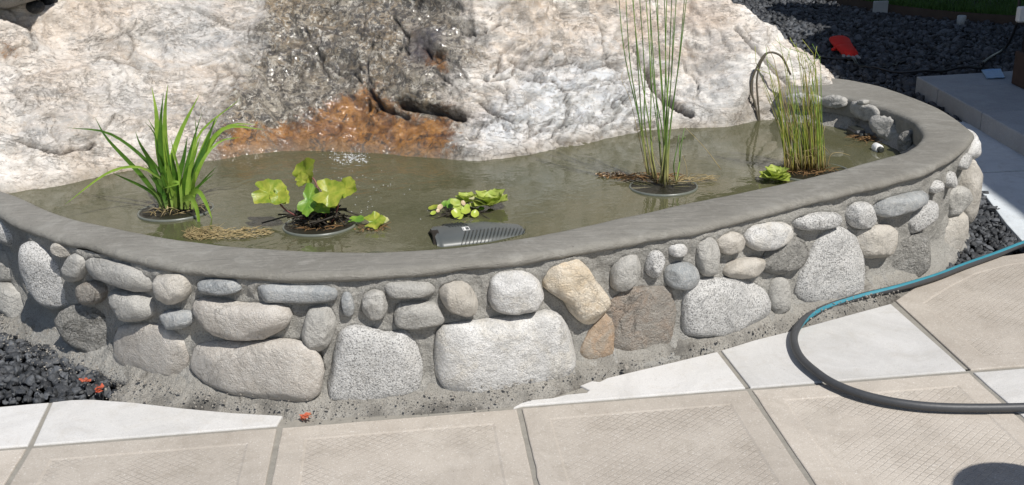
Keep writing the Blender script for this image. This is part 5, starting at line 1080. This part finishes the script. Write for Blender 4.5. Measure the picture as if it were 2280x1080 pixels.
# ---- pipe fitting with dark pump lead at the far right inside
fc = at(1955, 330, WATER_Z+.01); ft = empty('pipe_fitting', tuple(fc)); tag(ft, 'short white plastic pipe fitting lying in the shallow water at the right end', 'pipe fitting')
d_ = at(1968, 337, WATER_Z)-at(1940, 321, WATER_Z); d_ /= np.linalg.norm(d_); d_[2] = .0; V, Fq = tube_vf([fc-d_*.024, fc-d_*.022, fc+d_*.012, fc+d_*.014], [.015, .0165, .0165, .0155], 18); mesh('body', V, Fq, MAT['white_pl'], ft, tuple(fc))
V, Fq = tube_vf([fc+d_*.013, fc+d_*.028, fc+d_*.030], [.0115, .0115, .008], 14); mesh('socket', V, Fq, MAT['dark_pl'], ft, tuple(fc+d_*.02))
kc = at(1906, 295, WATER_Z+.012); kt = empty('submersible_pump', tuple(kc)); tag(kt, 'small black pump half out of the water beside the inner stones', 'pump')
kd = at(1925, 305, WATER_Z)-at(1890, 285, WATER_Z); kd /= np.linalg.norm(kd); kR = np.array([[kd[0], -kd[1], 0], [kd[1], kd[0], 0], [0, 0, 1]])
v, f = box_vf(kc, (.085, .045, .034), kR, .008); mesh('body', v, f, MAT['black_pl'], kt, tuple(kc), smooth=False); V, Fq = tube_vf([kc+kd*.045, kc+kd*.065], .012, 12); mesh('nozzle', V, Fq, MAT['dark_pl'], kt, tuple(kc+kd*.05))
for k in range(5): v, f = box_vf(kc+kd*(-.03+.015*k)+[0, 0, .018], (.004, .04, .004), kR); mesh('fin', v, f, MAT['dark_pl'], kt, tuple(kc), smooth=False)
c = at(1938, 312, WATER_Z); o = flakes('wall_litter', c, 70, .06, .03, WATER_Z+.002, .008, 'debris', dz=.02); tag(o, kind='stuff'); o = slivers('wall_litter', c, 40, .09, .05, WATER_Z+.001, (.02, .05), 'debris', dz=.02); tag(o, kind='stuff')
c = at(1858, 266, WATER_Z); o = flakes('wall_litter', c, 60, .09, .02, WATER_Z+.002, .006, 'pinkish', dz=.01); tag(o, kind='stuff')
# ---- foam
fo = at(778, 352, WATER_Z); VV, FF = ico(1); parts = []; 
for k in range(900):
    a = RNG.uniform(0, 6.28); q_ = math.sqrt(RNG.uniform()); u = q_*math.cos(a); v = q_*math.sin(a); p = fo+[u*.085+RNG.normal(0, .012)-.02*v, v*.11+RNG.normal(0, .014), .0005]; s = RNG.gamma(2, .0008)+.0006
    if RNG.uniform() > 1.1-q_ or fbm(np.array([p*1.0]), 28, 2, 5)[0] < -.12: continue
    parts.append((VV*[s, s, s*.6]+p, [tuple(f) for f in FF]))
for k in range(70):
    p = at(RNG.normal(800, 70), RNG.uniform(380, 500), WATER_Z+.0005); s = RNG.uniform(.0015, .003); parts.append((VV*[s, s, s*.6]+p, [tuple(f) for f in FF]))
V, Fq = join(parts); o = mesh('foam', V, Fq, MAT['foam'], None, tuple(fo)); tag(o, kind='stuff')

# ---- hose
HP = [(2420, 505), (2290, 540), (2220, 565), (2150, 590), (2080, 618), (2000, 642), (1920, 660), (1850, 680), (1800, 703), (1774, 730), (1768, 760), (1782, 796), (1815, 828), (1860, 857), (1930, 882), (2020, 899), (2120, 906), (2290, 906), (2450, 900)]
C = spline([at(*p, .017) for p in HP], 150); C[:, 2] += .002*np.sin(np.linspace(0, 20, 150)); hs = empty('garden_hose', tuple(C[75])); tag(hs, 'black hose with a blue stripe looping over the paving right of the wall', 'hose')
V, Fq = tube_vf(C, .0110, 18); mesh('tube', V, Fq, MAT['hose'], hs, tuple(C[75]))
T = np.gradient(C, axis=0); T /= np.linalg.norm(T, axis=1)[:, None]; n_s = 92; t = np.linspace(0, 1, n_s); ang = .32+.35*sstep(.5, .8, t)+1.5*sstep(.85, 1, t)+.12*np.sin(t*9)
V = []
for i in range(n_s):
    S_ = np.cross([0, 0, 1], T[i]); S_ /= np.linalg.norm(S_)
    for da in (-.46, -.15, .15, .46):
        b = ang[i]+da; V.append(C[i]+(S_*math.sin(b)+np.array([0, 0, 1])*math.cos(b))*.01135)
mesh('stripe', V, grid_faces(n_s, 4), MAT['stripe'], hs, tuple(C[40]))
# ---- glove
gc = at(1880, 105, .03); ge = empty('work_glove', tuple(gc)); tag(ge, 'red work glove with grey fingertips lying on the black gravel', 'glove')
def gp(x, y, z=.035): return at(x, y, z)
def lump(A_, B_, ra, rb, name, mat, flat=.5, n=9, k=12):
    A_, B_ = np.array(A_), np.array(B_); t = np.linspace(0, 1, n); C = A_+(B_-A_)*t[:, None]; r = (ra+(rb-ra)*t)*np.sqrt(np.clip(1-(2*t-1)**8, .05, 1)); V, Fq = tube_vf(C, r, k); V = np.array(V); V[:, 2] = A_[2]+(V[:, 2]-A_[2])*flat; V += .0035*fbm(V, 40, 3, 4)[:, None]; mesh(name, V, Fq, MAT[mat], ge, tuple(A_))
lump(gp(1866, 84), gp(1881, 108), .075, .062, 'cuff', 'glove', .38); lump(gp(1878, 103), gp(1896, 122), .062, .052, 'palm', 'glove', .45)
for a_, b_ in (((1880, 112), (1879, 128)), ((1887, 117), (1891, 133)), ((1894, 120), (1903, 134)), ((1900, 119), (1914, 131)), ((1866, 106), (1853, 112))):
    A_, B_ = gp(*a_, .03), gp(*b_, .02); M_ = A_+(B_-A_)*.55
    lump(A_, M_ if a_[0] != 1866 else B_, .017, .015, 'finger', 'glove', .8)
    if a_[0] != 1866: lump(M_-(B_-A_)*.05, B_, .0155, .012, 'fingertip', 'glove_g', .8)
# ---- blue packet
pk = [at(x, y, ST+.006) for x, y in [(2185, 157), (2228, 154), (2237, 173), (2197, 175)]]; u = np.linspace(0, 1, 9); V = []
for a in u:
    for b in u: V.append((pk[0]*(1-a)+pk[1]*a)*(1-b)+(pk[3]*(1-a)+pk[2]*a)*b)
V = np.array(V); V[:, 2] += .006*fbm(V, 22, 3, 2)+.004; cP = V.mean(0); V2 = V.copy(); V2[:, 2] -= .004
Vb = np.concatenate([V, V2]); Fg = grid_faces(9, 9); rim_ = [i for i in range(9)]+[i*9+8 for i in range(1, 9)]+[72+i for i in range(7, -1, -1)]+[i*9 for i in range(7, 0, -1)]
Fq = [tuple(f) for f in Fg]+[tuple(f[::-1]+81) for f in Fg]+[(a, b, b+81, a+81) for a, b in zip(rim_, rim_[1:]+rim_[:1])]
o = mesh('paper_packet', Vb, Fq, MAT['blue_paper'], None, tuple(cP)); tag(o, 'crumpled light blue packet lying on the raised step', 'packet')
# ---- cables on the gravel
for nm, P_, r, lab in (('irrigation_tube', [(1790, 126), (1840, 128), (1892, 130), (1910, 142), (1940, 150), (1990, 158), (2060, 160), (2140, 152), (2187, 150)], .008, 'thin black tube snaking over the gravel past the red glove'),
                       ('drip_tube', [(1900, 143), (1945, 152), (1985, 147), (2005, 138)], .005, 'short loop of thin black tube beside the glove')):
    C = spline([at(x, y, .03) for x, y in P_], 60); C[:, 2] += .006*np.sin(np.arange(60)*.5); V, Fq = tube_vf(C, r, 7); tag(mesh(nm, V, Fq, MAT['black_pl'], None, tuple(C[30])), lab, 'tube')
C = spline([atY(2272, -60, 6.3), atY(2268, 30, 6.3), atY(2262, 60, 6.3), at(2240, 105, .03), at(2205, 128, .03), at(2186, 142, .03)], 50); V, Fq = tube_vf(C, .009, 8); tag(mesh('power_cable', V, Fq, MAT['black_pl'], None, tuple(C[25])), 'black cable hanging beside the brown post and running over the gravel', 'cable')
# ---- post base and pipe stub
pp_ = at(2140, 52, .0); v, f = tube_vf([pp_+[0, 0, -.03], pp_+[0, 0, .055], pp_+[0, 0, .06]], [.034, .034, .028], 18); tag(mesh('pipe_stub', v, f, MAT['galv'], None, tuple(pp_)), 'short grey pipe stub standing in the gravel by the lawn edging', 'pipe')
pc_ = at(2285, 195, ST)+[.05, .02, 0]; post = empty('porch_post', tuple(pc_)); tag(post, 'dark brown porch post rising from the raised step at the right edge', 'post')
v, f = box_vf(pc_+[0, 0, 1.25], (.13, .13, 2.5), bev=.006); mesh('shaft', v, f, MAT['bark'], post, tuple(pc_)); v, f = box_vf(pc_+[0, 0, .09], (.17, .17, .18), bev=.006); mesh('base', v, f, MAT['bark'], post, tuple(pc_), smooth=False)
wb = atY(2274, 32, 6.2); v, f = box_vf(wb, (.05, .04, .09), bev=.008); tag(mesh('outlet_box', v, f, MAT['white_pl'], None, tuple(wb), smooth=False), 'small white outlet box hung by the brown post at the top right', 'outlet box')
# ---- red petals
for x, y, z in ((188, 852, .0), (222, 868, .0), (682, 930, -.004)):
    c = at(x, y, z+.01); o = flakes('red_petals', c, 16, .014, .010, c[2], .008, 'red_petal', dz=.012); tag(o, {188: 'small red crumpled petals on the black gravel at the left', 222: 'tiny red petal scraps just right of the larger petals on the left gravel', 682: 'small red crumpled petals in the dirt at the foot of the wall'}[x], 'petals')
# ---- stones lying on the boulder's left shoulder
for (x, y), r, mt, lab, sq in (((83, 21), .030, 'gravel', 'dark lava pebble resting on the boulder at the upper left', .8), ((112, 4), .028, 'gravel', 'dark lava pebble at the top edge, right of the lone dark pebble', .8), ((12, -6), .16, 'rough', 'flat grey rock sitting on top of the boulder in the upper left corner', .35)):
    X = boulder_hit(x, y); V, Fq = ico(3); V = V*[r*1.25, r, r*sq]; V = V+V/np.linalg.norm(V, axis=1)[:, None]*(r*.35*fbm(V, .7/r, 4, 3))[:, None]; o = mesh('pebble' if r < .1 else 'flat_rock', V+X+[0, 0, r*sq*.5], Fq, MAT[mt], None, tuple(X)); tag(o, lab, 'stone')
# ---- rough rock flakes at the shoreline
# ================================================================== OUT OF FRAME, CASTING SHADE AND REFLECTIONS
# added unseen building, its outline traced from the shadow on step, walkway and gravel
HR = 4.2; sh = np.array([SV.x, SV.y])/SV.z*(HR+.15)
ed = [at(2900, 900, 0)[:2], at(2420, 620, 0)[:2], at(2290, 488, 0)[:2], at(2196, 418, 0)[:2], at(2110, 345, 0)[:2], at(2030, 262, 0)[:2], at(1880, 183, 0)[:2], at(1800, 120, 0)[:2], at(1790, 84, 0)[:2], at(1850, 60, 0)[:2], at(1790, 48, 0)[:2], at(1700, 20, 0)[:2], (2.5, 9.6), at(1905, 12, 0)[:2], (3.7, 10.6), (4.2, 12.5), (9, 12.5), (9, 2.2)]
P_ = [np.array(p)+sh for p in ed]; hs_ = empty('shade_house', (*P_[4], 0)); tag(hs_, 'added building out of view right of the pond, shaped to cast the shade', 'shade_house')
V = [(*p, HR) for p in P_]+[(*p, HR+.15) for p in P_]; n_ = len(P_); Fq = [tuple(range(n_))[::-1], tuple(range(n_, 2*n_))]+[(i, (i+1) % n_, n_+(i+1) % n_, n_+i) for i in range(n_)]
mesh('shade_roof', V, Fq, MAT['shade_roof'], hs_, (*P_[4], HR), smooth=False)
v, f = box_vf((7.6, 4.2, HR/2), (4.0, 9.0, HR)); mesh('wall', v, f, MAT['step'], hs_, (7.6, 4.2, 1), smooth=False)
for y_ in (1.2, 3.6, 6.4): v, f = box_vf((5.59, y_, 1.6), (.06, 1.3, 1.3)); w_ = mesh('window', v, f, MAT['edging'], hs_, (5.59, y_, 1.6), smooth=False); v, f = box_vf((5.555, y_, 1.6), (.02, 1.16, 1.16)); mesh('pane', v, f, MAT['black_pl'], w_, (5.55, y_, 1.6), smooth=False)
# unseen prop added past the lower right corner so its seat shades the paving
hc = at(2280, 1108, 0)[:2]+np.array([SV.x, SV.y])/SV.z*.72; stl = empty('shadow_stool', (*hc, 0)); tag(stl, 'added round topped prop past the lower right corner, there to cast its shadow', 'shadow_prop')
v, f = tube_vf([(*hc, .70), (*hc, .705), (*hc, .735), (*hc, .74)], [.125, .135, .135, .125], 32); mesh('seat', v, f, MAT['grey_pl'], stl, (*hc, .72))
for k in range(4):
    a = math.pi/4+k*math.pi/2; d = np.array([math.cos(a), math.sin(a), 0]); v, f = tube_vf([np.array([*hc, .70])+d*.09, np.array([*hc, 0])+d*.17], .010, 8); mesh('leg', v, f, MAT['grey_pl'], stl, tuple(np.array([*hc, .35])+d*.13))
# row of garden trees past the lawn
def tree(x, y, hh, src=None):
    r = empty('garden_tree', (x, y, 0)); tag(r, 'leafy green tree standing past the lawn', 'tree', 'trees past the lawn')
    if src:
        for ch in src.children: c = ch.copy(); COL.objects.link(c); c.parent = r; c.location = ch.location
        r.rotation_euler = (0, 0, RNG.uniform(0, 6)); return r
    parts = [tube_vf([(x, y, -.05), (x+.05, y, 1.2), (x-.1, y+.1, 2.6), (x, y, 4.2)], [.17, .13, .10, .04], 10)]
    for k in range(7): a = k*.9; parts.append(tube_vf([(x, y, 1.6+.3*k), (x+.6*math.cos(a), y+.6*math.sin(a), 2.2+.35*k), (x+1.2*math.cos(a), y+1.2*math.sin(a), 2.6+.4*k)], [.06, .04, .02], 6))
    V, Fq = join(parts); mesh('trunk', V, Fq, MAT['bark'], r, (x, y, 1)); n_ = 9000; c_ = RNG.normal(0, 1, (60, 3)); c_ /= np.linalg.norm(c_, axis=1)[:, None]; c_ *= RNG.uniform(.4, 1, (60, 1))*[1.7, 1.5, 1.9]; q_ = c_[RNG.integers(0, 60, n_)]+RNG.normal(0, .28, (n_, 3))+[x, y, 3.2]
    q_ = q_[q_[:, 2] > .35]; n_ = len(q_); u = RNG.normal(0, 1, (n_, 3)); u /= np.linalg.norm(u, axis=1)[:, None]; w = np.cross(u, RNG.normal(0, 1, (n_, 3))); w /= np.linalg.norm(w, axis=1)[:, None]; s = .085
    V = np.stack([q_-u*s, q_+w*s*.55, q_+u*s, q_-w*s*.55], 1).reshape(-1, 3); mesh('crown', V, np.arange(4*n_).reshape(-1, 4), MAT['canopy'], r, (x, y, 3), smooth=False); return r
t0 = tree(3.2, 13.6, 5)
for x, y in ((.2, 13.9), (5.6, 13.2), (8.2, 12.6), (1.7, 15.2), (4.4, 15.4), (-2.8, 13.5), (-5.8, 13.2), (-1.3, 15.6)): tree(x, y, 5, t0)
